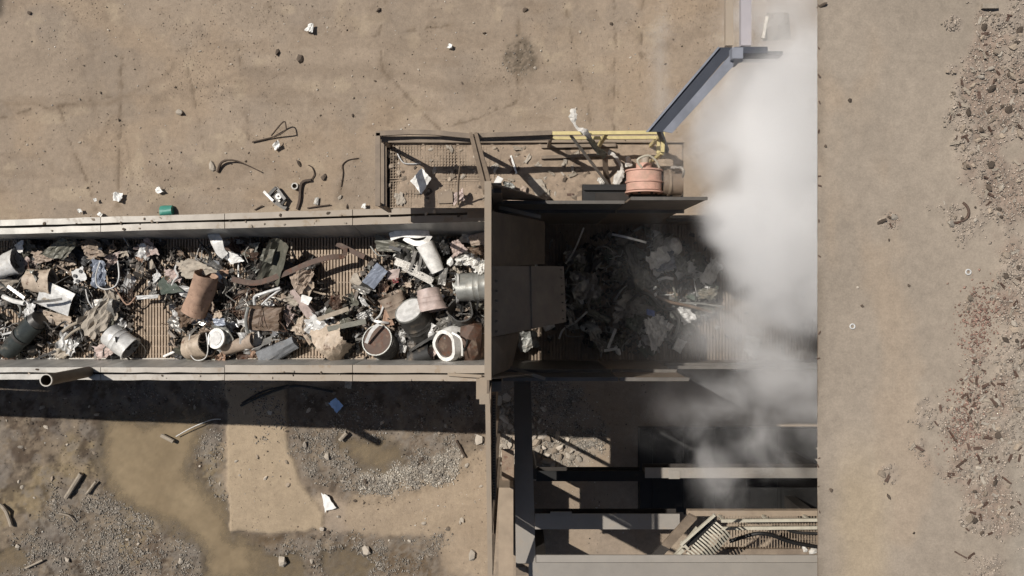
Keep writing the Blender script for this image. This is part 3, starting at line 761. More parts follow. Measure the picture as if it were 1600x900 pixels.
# dirt packed into the grating
nxp, nyp = 70, 34
gx2, gy2 = np.meshgrid(np.linspace(X0 + .07, X1 - .02, nxp), np.linspace(Y0 + .01, Y1 - .04, nyp), indexing='ij')
hz = (fbm(gx2 * 3, gy2 * 3, 5, 41) - .5) * .06 + (fbm(gx2 * 14, gy2 * 14, 3, 42) - .5) * .03 - .002 + sstep(-.2, .9, gx2) * .012
hz -= (1 - sstep(.0, .18, gx2 - X0 - .07)) * .05
q = MB(); V = [(gx2[i, j], gy2[i, j], PZ + hz[i, j]) for i in range(nxp) for j in range(nyp)]
F = [(i * nyp + j, (i + 1) * nyp + j, (i + 1) * nyp + j + 1, i * nyp + j + 1) for i in range(nxp - 1) for j in range(nyp - 1)]
nV = len(V); V += [(v[0], v[1], PZ - .08) for v in V]; F += [tuple(k + nV for k in f[::-1]) for f in F]
q.add(V, F); q.build('packed_dirt', M_dirt, walk, smooth=True)
q = MB(); q.box((PW(845, 0).x, Y0, PZ - .02), (X1, Y1, PZ - .005)); q.build('floor_plate', M_brown, walk)
for a, b in (((X0, Y1 - .02, PZ - .05), (X1, Y1, PZ + .08)), ((X0, Y0, PZ - .05), (X0 + .03, Y1, PZ + .08))):
    q = MB(); q.box(a, b); q.build('toe_board', M_brail, walk)
for xx in (X0 + .05, PW(700, 0).x, PW(800, 0).x, PW(900, 0).x, X1 - .1):
    q = MB(); q.bar((xx, Y0, PZ - .14), (xx, Y1, PZ - .14), .08, .16); q.build('joist', M_dark, walk)
HT = PZ + 1.1
def rail_run(P, wd, ht, m, nm='handrail'):
    q = MB()
    for a, b in zip(P, P[1:]): q.bar(a, b, wd, ht)
    return q.build(nm, m, walk)
# bent channel rails (brown)
rail_run([at(588, 209, HT), at(640, 206.5, HT), at(680, 207.5, HT), at(736, 213, HT)], .07, .06, M_brail)
rail_run([at(596, 218, HT - .14), at(738, 218, HT - .12)], .09, .03, M_brail, 'rail_channel')
rail_run([at(742, 212, HT), at(800, 210, HT), at(862, 207.5, HT)], .065, .06, M_brail)
rail_run([at(742, 217, HT - .12), at(860, 215, HT - .12)], .08, .03, M_brail, 'rail_channel')
rail_run([at(590.5, 208, HT), at(590.5, 322, HT)], .07, .06, M_brail)
rail_run([at(598.5, 214, HT - .2), at(599, 322, HT - .2)], .07, .03, M_brail, 'rail_channel')
# yellow rails
ym = PZ + .62
rail_run([at(863, 208.5, HT), at(1036, 207, HT)], .05, .05, M_yellow)
rail_run([at(863, 216, ym), at(1030, 215, ym)], .045, .045, M_yellow, 'mid_rail')
rail_run([at(1036, 207, HT), at(1035, 238, HT)], .05, .05, M_yellow)
rail_run([at(1029, 216, ym), at(1028, 240, ym)], .045, .045, M_yellow, 'mid_rail')
for px, py in ((590.5, 209), (738, 214), (862, 209), (948, 208), (1036, 208), (1035, 238), (590.5, 318)):
    t = at(px, py, HT); q = MB(); q.bar((t.x, t.y, PZ - .1), (t.x, t.y, HT - .03), .05, .05); q.build('post', M_yellow if px > 870 else M_brail, walk)

# drive motor
mot = empty('drive_motor', PW(1010, 285, 0), 'salmon-painted round drive motor bolted beside the yellow handrail', 'motor')
c = at(1006, 283, PZ + .42)
def cyl_y(q, cx, cz, y0, y1, r, n=24): return q.tube([(cx, y0, cz), (cx, y1, cz)], r, n)
cyl_y(MB(), c.x, c.z, c.y - .15, c.y + .14, .27).build('housing', M_salmon, mot, smooth=True)
for dy in (-.175, -.02, .155): cyl_y(MB(), c.x, c.z, c.y + dy - .012, c.y + dy + .012, .29).build('flange', M_salmon, mot, smooth=True)
cyl_y(MB(), c.x, c.z, c.y + .14, c.y + .27, .12).build('hub', M_salmon, mot, smooth=True)
cyl_y(MB(), c.x + .02, c.z + .02, c.y + .27, c.y + .36, .06).build('shaft', M_rail, mot, smooth=True)
q = MB(); q.tube([(c.x + .29, c.y - .02, c.z - .02), (c.x + .58, c.y - .02, c.z - .02)], .19, 20); q.build('coupling', mat('dusty brown guard', (110, 92, 74), .8, 0, .2, 6, .2, dust=.4), mot, smooth=True)
q = MB(); q.tube([(c.x + .36, c.y - .02, c.z - .02), (c.x + .40, c.y - .02, c.z - .02)], .21, 20); q.build('coupling_band', M_brail, mot, smooth=True)
fl_ = [c_ for c_ in mot.children if c_.name.startswith('flange')][0]; ORIG[fl_.name] = ORIG[mot.name]
for k in range(6):
    an = k * 1.047; q = MB(); q.tube([(c.x + .19 * math.cos(an), c.y - .19, c.z + .19 * math.sin(an)), (c.x + .19 * math.cos(an), c.y - .215, c.z + .19 * math.sin(an))], .022, 6); q.build('bolt', M_dark, fl_)
q = MB(); q.box((c.x - .2, c.y - .36, PZ), (c.x + .2, c.y - .19, PZ + .3)); q.box((c.x - .25, c.y - .2, PZ), (c.x + .5, c.y + .15, PZ + .12)); q.build('base_frame', M_black, mot)
q = MB(); q.tube(smooth_path([at(1003, 262, PZ + .7), at(996, 250, PZ + .75), at(1012, 243, PZ + .72), at(1024, 250, PZ + .66), at(1030, 262, PZ + .6)]), .018, 7); q.build('hose', M_cream, mot, smooth=True)
# black box beside it
bb = empty('equipment_box', PW(950, 304, 0), 'black oily steel box on the walkway next to the motor', 'box')
q = MB(); q.box(PW(909, 290, 0), PW(1000, 317, .16)); q.build('casing', M_black, bb)
q = MB(); q.box(PW(930, 302, .16), PW(1000, 316, .20)); q.build('lid', M_dark, bb)
q = MB(); q.box(PW(912, 293, .16), PW(1030, 297, .22)); q.build('guide_bar', M_black, bb)
# pipe frame to the right of the motor
q = MB(); q.tube(smooth_path([at(1048, 262, PZ + .7), at(1064, 262, PZ + .7), at(1068, 270, PZ + .68), at(1064, 286, PZ + .4), at(1066, 314, PZ + .05)]), .022, 8)
q.build('bent_pipe', M_grey, smooth=True, label='thin grey bent pipe rising beside the motor coupling', cat='pipe')
q = MB(); q.tube(smooth_path([at(1058, 285, PZ + .35), at(1066, 300, PZ + .2), at(1062, 318, PZ + .1)]), .016, 8)
q.build('cable', M_black, smooth=True, label='short dark cable hanging below the motor coupling', cat='cable')
# leaning pole and upright bar
q = MB(); q.tube([at(892, 212, PZ + 1.04), at(951, 289, PZ + .05)], .024, 8); q.build('leaning_pole', M_grey, smooth=True, label='thin grey pole leaning from the yellow handrail down to the walkway', cat='pole')
q = MB(); q.bar(at(945, 240, PZ + .45), at(947, 280, PZ + .02), .085, .012); q.build('flat_bar', M_brail, label='brown flat bar propped upright on the walkway left of the motor', cat='bar')
# torn cloth over the handrail
def rag(name, P, W, m, label, seed, group=None):
    rr = random.Random(seed); S = smooth_path(P, 5); n = len(S); V = []; F = []
    k = 7
    for i, p in enumerate(S):
        t = i / (n - 1) * (len(W) - 1); j = min(int(t), len(W) - 2); wd = W[j] + (W[j + 1] - W[j]) * (t - j)
        d = (S[min(i + 1, n - 1)] - S[max(i - 1, 0)]).normalized(); a = d.cross(Vector((0, 0, 1))).normalized(); u = a.cross(d)
        for e in range(k):
            an = 2 * math.pi * e / k; V.append(p + (a * math.cos(an) * wd + u * math.sin(an) * wd * .45) * (1 + (rr.random() - .5) * .5))
    for i in range(n - 1):
        for e in range(k): F.append((i * k + e, i * k + (e + 1) % k, (i + 1) * k + (e + 1) % k, (i + 1) * k + e))
    F.append(tuple(range(k))[::-1]); F.append(tuple((n - 1) * k + e for e in range(k)))
    q = MB(); q.add(V, F); return q.build(name, m, label=label, cat='rag', group=group)
M_rag = mat('dirty white cloth', (196, 190, 178), .9, 0, .25, 14, .1, (110, 92, 70), dust=.25, bump=.5, rnd=.05)
M_rag2 = mat('grey-green wet cloth', (118, 120, 104), .9, 0, .25, 12, .1, (90, 78, 60), dust=.2, bump=.5, rnd=.05)
rag('torn_cloth', [at(895, 170, 8.5), at(896, 182, 8.5), at(897, 192, 8.48), at(903, 201, 8.46), at(914, 206, 8.44), at(922, 214, 8.3)], [.03, .06, .02, .022, .05, .03], M_rag, 'knotted white cloth flung over the outside of the yellow handrail', 3)
rag('torn_cloth', [at(918, 214, 8.3), at(926, 224, 8.0), at(934, 234, 7.8), at(946, 243, 7.6)], [.035, .05, .05, .06], M_rag2, 'grey-green wet cloth hanging inside the yellow handrail', 4)
rag('torn_cloth', [at(950, 238, 7.5), at(960, 243, 7.5), at(968, 254, 7.45), at(972, 266, 7.4), at(968, 274, 7.36), at(962, 288, 7.3)], [.04, .025, .025, .03, .075, .05], M_rag, 'twisted white cloth strip trailing across the walkway to the motor', 5)
rag('torn_cloth', [at(981, 245, 7.5), at(982, 253, 7.45), at(982, 259, 7.4)], [.03, .05, .065], M_rag, 'small white cone of cloth just above the salmon motor', 6)
rag('torn_cloth', [at(934, 280, 7.3), at(940, 283, 7.28), at(944, 286, 7.26)], [.03, .06, .04], M_rag, 'small wad of white cloth at the foot of the leaning pole', 8)

# ================================================================== raised guard wall south of the hood
gw = empty('guard_wall', (-.33, -3, 0), 'tall narrow guard wall with perforated top running down from the hood', 'wall')
for y0, y1, z0, z1 in ((-1.45, -2.45, 4.4, 8.1), (-2.46, -3.5, 4.4, 8.1), (-3.51, -4.6, 3.2, 6.4)):  # panel heights set, and the third added, to shade the lower-right bay
    q = MB(); q.box((-.335, y0, z0), (-.31, y1, z1)); q.build('shading_panel', M_brown, gw)
q = MB(); q.bar(at(762, 622, 8.25), at(766, 905, 8.25), .07, .07); q.build('top_rail', M_railb, gw)
for py in (640, 700, 760, 830, 895):
    t = at(763 + (py - 622) * .014, py, 8.2); q = MB(); q.bar((t.x, t.y, 0), (t.x, t.y, 8.2), .07, .07); q.build('post', M_brail, gw)
# perforated strip
q = MB(); a = at(769, 618, 7.9); b = at(775, 782, 7.9)
xs0, xs1 = a.x + .01, b.x
yy = a.y
while yy > b.y:
    for i in range(2):
        q.box((xs0 + i * .024, yy, 7.88), (xs0 + i * .024 + .008, yy - .04, 7.9))
    q.box((xs0, yy, 7.882), (xs1, yy - .014, 7.898)); yy -= .042
q.box((xs1 - .01, a.y, 7.87), (xs1, b.y, 7.905)); q.build('perforated_strip', M_grate, gw)
q = MB(); q.box((-.30, a.y, 7.84), (xs1, b.y, 7.85)); q.build('backing_plate', M_dark, gw)
# low kerb wall beside it
kb = MB(); kb.box(GR(779, 770, 0) + Vector((0, 0, 2.0)), GR(797, 905, 0)); 
a = at(779, 762, 2.2); b = at(802, 905, 2.2)
q = MB(); q.box((a.x, a.y, -.05), (b.x, b.y, 2.2)); q.build('low_wall', mat('dusty concrete', (140, 121, 98), .9, 0, .15, 3, 0, dust=.3, bump=.4), label='low dusty concrete wall beside the foot of the guard wall', cat='wall')
q = MB(); a = at(784, 702, 1.5); b = at(803, 764, 1.5); q.box((a.x, a.y, 1.44), (b.x, b.y, 1.5)); q.build('rusty_plate', mat('rust-stained plate', (130, 108, 86), .8, 0, .25, 6, .45, (104, 62, 44), dust=.3), label='rust-stained plate lying between the guard wall and the dark beam', cat='plate')

# ================================================================== steel frame at the lower right
fr = empty('beam_structure', (2.5, -3.6, 0), 'open grey steel frame of long beams beside the building edge', 'frame')
# sloping beam running towards the camera edge
TL, TR, BLc, BRc = at(803, 596, 5.3), at(829, 596, 5.3), at(806, 880, 7.3), at(837, 880, 7.3)
q = quad_sheet([TL, TR, BRc, BLc], 2, 0, 0, .02); q.build('beam_plate', M_grey, fr)
def hbeam(px0, px1, py0, py1, z, nm='beam', m=M_grey, web=True):
    a = at(px0, py0, z); b = at(px1, py1, z)
    q = MB(); q.box((a.x, a.y, z - .03), (b.x, b.y, z)); o = q.build(nm, m, fr)
    if not web: return
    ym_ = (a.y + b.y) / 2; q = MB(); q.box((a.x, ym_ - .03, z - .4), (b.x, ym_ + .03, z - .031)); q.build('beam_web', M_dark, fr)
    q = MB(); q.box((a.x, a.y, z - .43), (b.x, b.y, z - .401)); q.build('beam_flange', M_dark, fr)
hbeam(1008, 1300, 731, 747, 2.6)
hbeam(838, 1004, 736, 752, 2.3, 'beam', M_black)  # left run of the cross beam coloured black as painted shade
hbeam(836, 1062, 803, 827, 2.8)
hbeam(826, 1300, 879.3, 930, 7.3, web=False)
hbeam(838, 1300, 867.5, 878.6, 7.3, 'beam', web=False)
q = MB(); q.box(at(1045, 735, 2.62), at(1062, 748, 2.604)); q.build('splice_plate', M_grey, fr)
q = MB(); q.box(at(860, 800, 2.84), at(893, 806, 2.804)); q.build('splice_plate', M_grey, fr)
q = MB(); q.box(at(806, 881, 7.2), at(826, 897, 7.12)); q.box(at(810, 886, 7.24), at(822, 893, 7.2)); q.build('end_cleat', M_brail, fr)
for px, py in ((812, 600), (830, 740), (1275, 740), (1275, 815), (845, 880), (1275, 885)):
    t = at(px, py, 2.1); q = MB(); q.bar((t.x, t.y, -.05), (t.x, t.y, 2.1), .25, .25); q.build('column', M_dark, fr)
# black plate added to paint the bay floor between the beams as shade
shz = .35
bay_shade = empty('shade_plate', (2.6, -2.6, 0), 'low black plate added as shade between the trough and the beams', 'plate')
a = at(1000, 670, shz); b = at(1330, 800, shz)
q = MB(); q.box((a.x, a.y, 0), (b.x, b.y, shz)); q.build('shade_body', M_black, bay_shade)
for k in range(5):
    xx = a.x + .3 + k * .75; q = MB(); q.box((xx, a.y + .05, shz), (xx + .08, b.y - .05, shz + .04)); q.build('shade_rib', M_black, bay_shade)
# catwalk behind the stair
cw = empty('catwalk', (3.3, -4.2, 3.4), 'narrow perforated catwalk with two cream handrails under the roof edge', 'catwalk')
cz = 3.6
for (x0, x1) in ((1122, 1184), (1187, 1246), (1249, 1300)):
    grating(at(x0, 0, cz).x, at(x1, 0, cz).x, at(0, 866, cz).y, at(0, 800, cz).y, cz, .058, M_grate, cw, px=.30)
q = MB(); q.box(at(1075, 798, cz + .06), at(1300, 803, cz - .1)); q.build('toe_board', M_grate, cw)
q = MB(); q.box(at(1080, 858, cz + .05), at(1300, 868, cz - .1)); q.build('toe_board', M_brail, cw)
q = MB(); q.bar(at(1126, 813.5, cz + .40), at(1300, 812, cz + .40), .06, .06); q.build('handrail', M_cream, cw)
q = MB(); q.bar(at(1128, 825.5, cz + .30), at(1300, 824, cz + .30), .06, .06); q.build('mid_rail', M_cream, cw)
for px in (1130, 1200, 1265):
    t = at(px, 813, cz + .40); q = MB(); q.bar((t.x, t.y, cz), (t.x, t.y, cz + .37), .05, .05); q.build('post', M_cream, cw)
q = MB(); q.tube(smooth_path([at(1140, 846, cz + .15), at(1180, 834, cz + .3), at(1205, 836, cz + .3), at(1240, 848, cz + .25), at(1300, 858, cz + .2)]), .04, 8); q.build('hose', M_black, smooth=True, label='black hose sagging along the catwalk floor', cat='hose')
q = MB(); q.tube(smooth_path([at(1225, 824, cz + .2), at(1245, 832, cz + .2), at(1300, 834, cz + .25)]), .03, 8); q.build('cable', M_black, smooth=True, label='dark cable curving beside the cream catwalk handrail', cat='cable')
for k, (px, py, s) in enumerate(((1258, 858, .07), (1270, 862, .08))):
    chunk(at(px, py, cz + .05), s, 70 + k, .7, .3).build('plaster_lump', M_rag, label=('white lump on the catwalk edge beside the black hose', 'white lump on the catwalk edge nearest the roof')[k], cat='lump')
# stair
stn = empty('stair', at(1075, 840, 3.6), 'steep cream-edged stair with close-set treads leading to the catwalk', 'stair')
def sb(A, B, za, zb, wd, ht, nm, m): q = MB(); q.bar(at(*A, za), at(*B, zb), wd, ht); return q.build(nm, m, stn)
sb((1040, 853), (1083, 806), 4.6, 5.2, .17, .05, 'side_panel', M_brail)
sb((1022, 872), (1040, 853), 4.5, 4.6, .17, .05, 'side_panel', M_dark)
sb((1052, 872), (1090, 824), 4.9, 5.0, .06, .06, 'handrail', M_cream)
sb((1064, 851), (1117, 804), 5.1, 5.4, .045, .05, 'handrail', M_cream)
sb((1068, 856), (1118, 811), 4.9, 5.2, .10, .03, 'stringer', M_black)
sb((1052, 873), (1068, 858), 5.0, 5.05, .06, .06, 'post', M_cream)
sb((1064, 846), (1075, 858), 5.05, 5.05, .05, .05, 'post', M_cream)
for k in range(14):
    t = k / 13
    A = (1072 + 46 * t, 862 - 46 * t); z = 4.9 + .3 * t
    p = at(*A, z); e = at(A[0] + 23, A[1] + 23, z - .06); mid = at(A[0] + 14, A[1] + 12, z + .03)
    ribbon(smooth_path([p, mid, e], 3), .032, .03).build('tread', M_cream, stn)
sb((1097, 879), (1138, 835), 4.0, 4.8, .03, .12, 'stringer', M_dark)

# ================================================================== beam frame at the upper right
uf = empty('gutter_frame', (2.2, 2.4, 7), 'pale angled steel gutter with a box end, half lost in the smoke', 'gutter')
M_bl = mat('pale blue-grey gutter steel', (122, 126, 136), .55, .1, .2, 3, .12, dust=.2, rnd=.02)
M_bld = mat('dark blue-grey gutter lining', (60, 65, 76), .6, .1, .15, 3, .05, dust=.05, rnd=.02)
gz = 8.9
M_hazed = mat('dusty haze-tinted beam', (158, 142, 122), .9, 0, .08, 2, .03, dust=.5, rnd=.02)  # beam colours carry the smoke's pale veil as well as dust
M_hazed2 = mat('dusty haze-tinted mauve beam', (160, 154, 158), .9, 0, .08, 2, .03, dust=.3, rnd=.02)
def gq(C, m, nm, th=.02): quad_sheet([at(*c) for c in C], 2, 0, 0, th).build(nm, m, uf)
gq([(1012, 206, gz), (1124, 74, gz), (1149, 74, gz - .02), (1037, 206, gz - .02)], M_bld, 'channel_floor')
gq([(1036, 205, gz + .02), (1146, 80, gz + .02), (1146, 103, gz + .01), (1050, 208, gz + .01)], M_bl, 'channel_side')
gq([(1009, 206, gz + .03), (1122, 73, gz + .03), (1125, 74, gz + .03), (1013, 206, gz + .03)], M_bl, 'edge_lip')
q = MB(); q.box(at(1144, 74, gz + .15), at(1147.5, 105, gz - .3)); q.build('end_plate', M_bl, uf)
q = MB(); q.box(at(1148, 73, gz - .02), at(1190, 92, gz - .3)); q.build('box_end', M_bld, uf)
q = MB(); q.box(at(1149, 93, gz), at(1158, 98, gz - .1)); q.build('bracket', M_bl, uf)
q = MB(); q.box(at(1190, 80, gz - .2), at(1216, 92, gz - .4)); q.build('box_end', M_bld, uf)
q = MB(); q.box(at(1134, -12, gz - .6), at(1143, 74, gz - .7)); q.build('beam', M_hazed, uf)
q = MB(); q.box(at(1158, -12, gz - .55), at(1171, 74, gz - .65)); q.build('beam', M_hazed2, uf)
q = MB(); q.bar(at(1150, 90, gz - 1.2), at(1330, 90, gz - 1.2), .12, .12); q.build('tie_beam', M_bld, uf)
q = MB(); q.bar(at(1030, 204, gz - .1), at(1042, 236, PZ + .4), .06, .06); q.build('strut', M_bld, uf)
q = MB(); q.bar(at(1192, 60, gz - .8), at(1198, 26, gz - .8), .04, .04); q.build('pale_bar', M_rag, label='bright white bar standing in the smoke above the gutter', cat='bar')
quad_sheet([at(1198, 20, 7.6), at(1232, 20, 7.6), at(1236, 62, 7.6), at(1192, 64, 7.6)], 4, .02, 5).build('grey_plate', M_grey, label='grey plate seen dimly through the smoke near the top', cat='plate')

# ================================================================== building with the flat dusty roof
bld = empty('shredder_building', (7, 0, 0), 'building with a flat dust-covered roof strewn with rubble along the photo edge', 'building')
xe = RF(1278, 0).x
nxr, nyr = 110, 300
rx, ry = np.meshgrid(np.concatenate([np.linspace(xe, 6.6, nxr), [9, 14]]), np.concatenate([[-9, -6], np.linspace(-3.7, 3.7, nyr), [6, 9]]), indexing='ij')
rpx = 800 + rx * FPX / (HC - ROOFZ); rpy = 450 - ry * FPX / (HC - ROOFZ)
rwx = (fbm(rx * 1.6, ry * 1.6, 5, 51) - .5) * 110; rwy = (fbm(rx * 1.6, ry * 1.6, 5, 52) - .5) * 110
rfx = (fbm(rx * 8, ry * 8, 4, 53) - .5) * 40
rub_poly = [(1528, -20), (1522, 90), (1492, 150), (1478, 260), (1470, 330), (1505, 380), (1520, 440), (1490, 480), (1500, 560), (1490, 600), (1430, 650), (1428, 720), (1500, 760), (1505, 850), (1530, 905), (1640, 905), (1640, -20)]
rsd = sdf_poly(rub_poly, rpx + rwx * .5 + rfx, rpy + rwy * .5)
rub = 1 - sstep(-14, 16, rsd)
rub = rub * sstep(.40, .62, fbm(rx * 2.2, ry * 2.2, 4, 54) + .06) 
for cx, cy, r_ in ((1390, 345, 18), (1392, 740, 18), (1492, 35, 16), (1488, 108, 10)): rub = np.maximum(rub, .75 * (1 - sstep(r_ * .5, r_ * 1.2, np.hypot(rpx - cx + rfx * .3, rpy - cy))))
rb = np.array(lin((149, 134, 115)))
rc = np.ones(rx.shape + (3,)) * rb * (1 + (fbm(rx * .5, ry * .5, 4, 55) - .5) * .30 + (fbm(rx * 2, ry * 2, 5, 56) - .5) * .16)[..., None]
def rblend(mk, c, k):
    global rc
    mk = (mk * k)[..., None]; rc = rc * (1 - mk) + np.array(lin(c)) * mk
rblend(sstep(.55, .7, fbm(rx * .7, ry * .7, 4, 57)), (138, 124, 106), .6)
rblend(sstep(.58, .72, fbm(rx * 1.1, ry * .6, 4, 58)), (162, 138, 110), .4)
rblend((1 - sstep(10, 60, np.abs(rpx - 1345 + rwx * .3))) * sstep(640, 780, rpy), (166, 143, 106), .45)
rblend(rub, (150, 134, 117), .7)
rblend(rub * sstep(.5, .62, fbm(rx * 3, ry * 3, 4, 59)), (132, 106, 88), .5)
rblend(sstep(1560, 1600, rpx) * sstep(500, 600, rpy), (146, 136, 120), .6)
rblend((1 - sstep(0, 14, rpx - 1280)) * sstep(.35, .6, fbm(rx * 4, ry * 2, 4, 60)), (100, 88, 72), .35)
rz = (fbm(rx * 2, ry * 2, 4, 61) - .5) * .01 + rub * ((fbm(rx * 7, ry * 7, 4, 62) - .35) * .07 + (fbm(rx * 22, ry * 22, 3, 63) - .5) * .035)
edge_j = (fbm(ry * 3, ry * 0 + 2, 4, 64) - .5) * .03 + (NR.rand(*ry.shape) - .5) * .006
rxx = rx.copy(); rxx[0, :] += edge_j[0, :]
V = np.stack([rxx, ry, ROOFZ + rz], -1).reshape(-1, 3)
a_, b_ = rx.shape; ii = np.arange(a_ * b_).reshape(a_, b_)
F = np.stack([ii[:-1, :-1], ii[1:, :-1], ii[1:, 1:], ii[:-1, 1:]], -1).reshape(-1, 4)
me = bpy.data.meshes.new('roof'); me.from_pydata(V.tolist(), [], F.tolist()); me.update()
me.polygons.foreach_set('use_smooth', np.ones(len(F), bool))
me.color_attributes.new('soil', 'FLOAT_COLOR', 'POINT').data.foreach_set('color', np.concatenate([np.clip(rc, .02, .9), np.ones(rc.shape[:2] + (1,))], -1).ravel().astype(np.float32))
me.attributes.new('wet', 'FLOAT', 'POINT').data.foreach_set('value', np.zeros(a_ * b_, np.float32))
me.materials.append(soil_material('roof dust', .16))
ro = bpy.data.objects.new('roof', me); COL.objects.link(ro); ro.parent = bld; ro.location = -ORIG[bld.name]; ORIG['roof'] = Vector((0, 0, 0))
q = MB(); q.box((xe + .4, -9, ROOFZ - .3), (14, 9, ROOFZ - .06)); q.build('roof_slab', M_brail, bld)
q = MB(); q.box((8.2, -8.8, -.05), (13.8, 8.8, ROOFZ - .301)); q.build('wall', M_brown, bld)
q = MB(); q.box((xe + .012, -9, ROOFZ - .05), (xe + .39, 9, ROOFZ - .02)); q.build('fascia', M_brail, bld)
# ================================================================== scrap on the sunlit belt
def S(name, rgb, rough=.55, metal=0., rust=.25, **k):
    k.setdefault('dust', .36); k.setdefault('rnd', .06); return mat(name, rgb, rough, metal, .25, 9, rust, **k)
m_lgrey = S('light grey enamel', (196, 194, 188), .45, .1, .10)
m_white = S('chipped white enamel', (222, 219, 210), .4, 0, .10)
m_beige = S('beige enamel with rust', (176, 156, 132), .55, 0, .38)
m_tan = S('tan rusted sheet', (150, 130, 110), .65, 0, .35)
m_rust = S('orange-brown rust', (162, 126, 100), .75, 0, .42, rustc=(112, 76, 54))
m_dkrust = S('dark brown rust', (84, 62, 48), .7, .1, .5)
m_olive = S('olive-grey crushed sheet', (92, 90, 76), .5, .2, .2)
m_teal = S('dark teal-grey tank steel', (62, 68, 66), .35, .45, .15)
m_dgrey = S('dark grey steel', (72, 70, 66), .45, .4, .25)
m_mgrey = S('mid grey steel', (126, 122, 114), .4, .4, .25)
m_galv = S('dull galvanised zinc', (140, 140, 132), .45, .35, .15)
m_blue = S('blue-grey painted sheet', (128, 136, 150), .4, .1, .12)
m_alu = S('bright bare aluminium', (214, 212, 206), .28, .75, .03, dust=.1)
m_pink = S('faded pink enamel', (176, 154, 143), .55, 0, .25)
m_green = S('dark green board', (58, 70, 56), .6, 0, .2)
m_blk = S('black plastic and rubber', (34, 33, 31), .55, 0, .05)
m_card = S('weathered fibre board', (160, 148, 130), .9, 0, .12)
m_wood = S('weathered grey timber', (150, 136, 116), .9, 0, .1)
m_cloth = S('grey denim-like cloth', (112, 114, 116), .95, 0, .1, bump=.6)
m_red = S('faded red plastic', (150, 48, 48), .5, 0, .05)
m_brn = S('brown stained steel', (104, 82, 62), .6, .1, .4)

def T(mb, name, m, label, cat, smooth=False, group=None): return mb.build(name, m, smooth=smooth, label=label, cat=cat, group=group)
def qs(P, name, m, label, cat, surf=BL, n=9, amp=.03, seed=0, ragged=.05, t=.008, fold=0, bend=0, freq=2.2, group=None):
    return T(quad_sheet([surf(*p) for p in P], n, amp, seed, t, ragged, fold=fold, bend=bend, freq=freq), name, m, label, cat, group=group)
def tb(P, r, name, m, label, cat, surf=BL, n=8, hollow=0, sm=True, group=None):
    return T(MB().tube(smooth_path([surf(*p) for p in P]), r, n, hollow=hollow), name, m, label, cat, smooth=True, group=group)
def rb(P, wd, name, m, label, cat, surf=BL, t=.008, twist=0, group=None, up=(0, 0, 1)):
    return T(ribbon(smooth_path([surf(*p) for p in P], 5), wd, t, up, twist), name, m, label, cat, group=group)

# --- first third of the belt
qs([(69, 437, .42), (118, 459, .46), (106, 494, .40), (57, 474, .34)], 'appliance_panel', m_lgrey, 'flat light grey rounded panel lying on top of the pile, crossed by a shadow bar', 'panel', amp=.012, seed=1, n=12, ragged=.01, bend=.03)
rb([(52, 472, .62), (78, 470, .66), (97, 467, .64)], .05, 'shadow_bar', m_dgrey, 'dark bar added as the shadow across the light grey rounded panel', 'strap')  # dark bar added for the shadow that crosses the panel
qs([(58, 482, .26), (113, 495, .30), (110, 511, .2), (54, 505, .2)], 'appliance_panel', m_beige, 'stained beige-grey panel under the light grey rounded panel', 'panel', amp=.02, seed=2)
T(can(BL(42, 436, .34), BL(82, 440, .40), .18, .20, 16, 4, True, True, dent=.15, seed=2, squash=.7), 'curved_shell', m_beige, 'beige rust-edged curved shell above the light grey panel', 'shell', True)
o = T(can(BL(12, 549, .22), BL(56, 503, .36), .17, .19, 20, 6, False, False, dent=.06, seed=3), 'steel_canister', m_teal, 'dark teal-grey steel canister lying at the lower left of the belt', 'canister', True)
MB().tube([BL(33, 527, .29), BL(36, 524, .30)], .198, 20).build('band', m_dgrey, o, smooth=True)
can(BL(57, 502, .36), BL(62, 497, .38), .185, .15, 20, 3, False, False, dent=.02, seed=3, rim=False).build('end_cap', m_dgrey, o, smooth=True)
o = T(can(BL(172, 521, .26), BL(205, 545, .22), .235, .215, 24, 6, False, True, .016, .06, 4), 'bucket', m_lgrey, 'light grey paint bucket tipped over on bare ribs, its dark mouth facing the hood', 'bucket', True)
MB().tube(smooth_path([BL(212, 528, .3), BL(228, 548, .06), BL(216, 566, .05), BL(202, 560, .05)]), .008, 6).build('bail_handle', m_mgrey, o, smooth=True)
qs([(70, 390, .35), (102, 366, .55), (126, 372, .5), (110, 398, .3)], 'crushed_bin', m_olive, 'dark olive crumpled sheet folded against the upper liner at the left', 'sheet', amp=.09, seed=5, n=12, fold=.25)
T(can(BL(-14, 424, .3), BL(28, 408, .34), .2, .24, 18, 5, True, True, dent=.08, seed=6, squash=.75), 'duct_section', m_lgrey, 'pale grey curved duct section cut by the photo edge', 'duct', True)
tb([(5, 463, .42), (20, 470, .44), (38, 474, .42)], .045, 'plastic_pipe', m_white, 'short white plastic pipe at the far left of the pile', 'pipe', hollow=.2)
rb([(12, 447, .44), (38, 466, .46)], .06, 'bright_strip', m_alu, 'short bright aluminium strip at the far left of the pile', 'strip')
o = qs([(112, 424, .36), (129, 416, .38), (136, 436, .36), (116, 444, .34)], 'oval_tray', m_lgrey, 'small pale tray with dark holes inside the wire tangle', 'tray', amp=.01, seed=8, ragged=.12)
for px, py in ((117, 431), (121, 439), (126, 424)):
    c = BL(px, py, .385); MB().tube([c, c + Vector((0, 0, .012))], .035, 10).build('hole_rim', m_blk, o)
qs([(142, 402, .42), (164, 410, .46), (168, 444, .4), (150, 450, .36)], 'crumpled_sheet', m_blue, 'blue-grey crumpled sheet inside the big wire hoop', 'sheet', amp=.09, seed=9, n=12, ragged=.15, freq=3)
hp = [(156 + 0, 410, .5), (150, 430, .52), (152, 446, .5), (165, 452, .5), (180, 447, .5), (186, 432, .52), (184, 408, .48)]
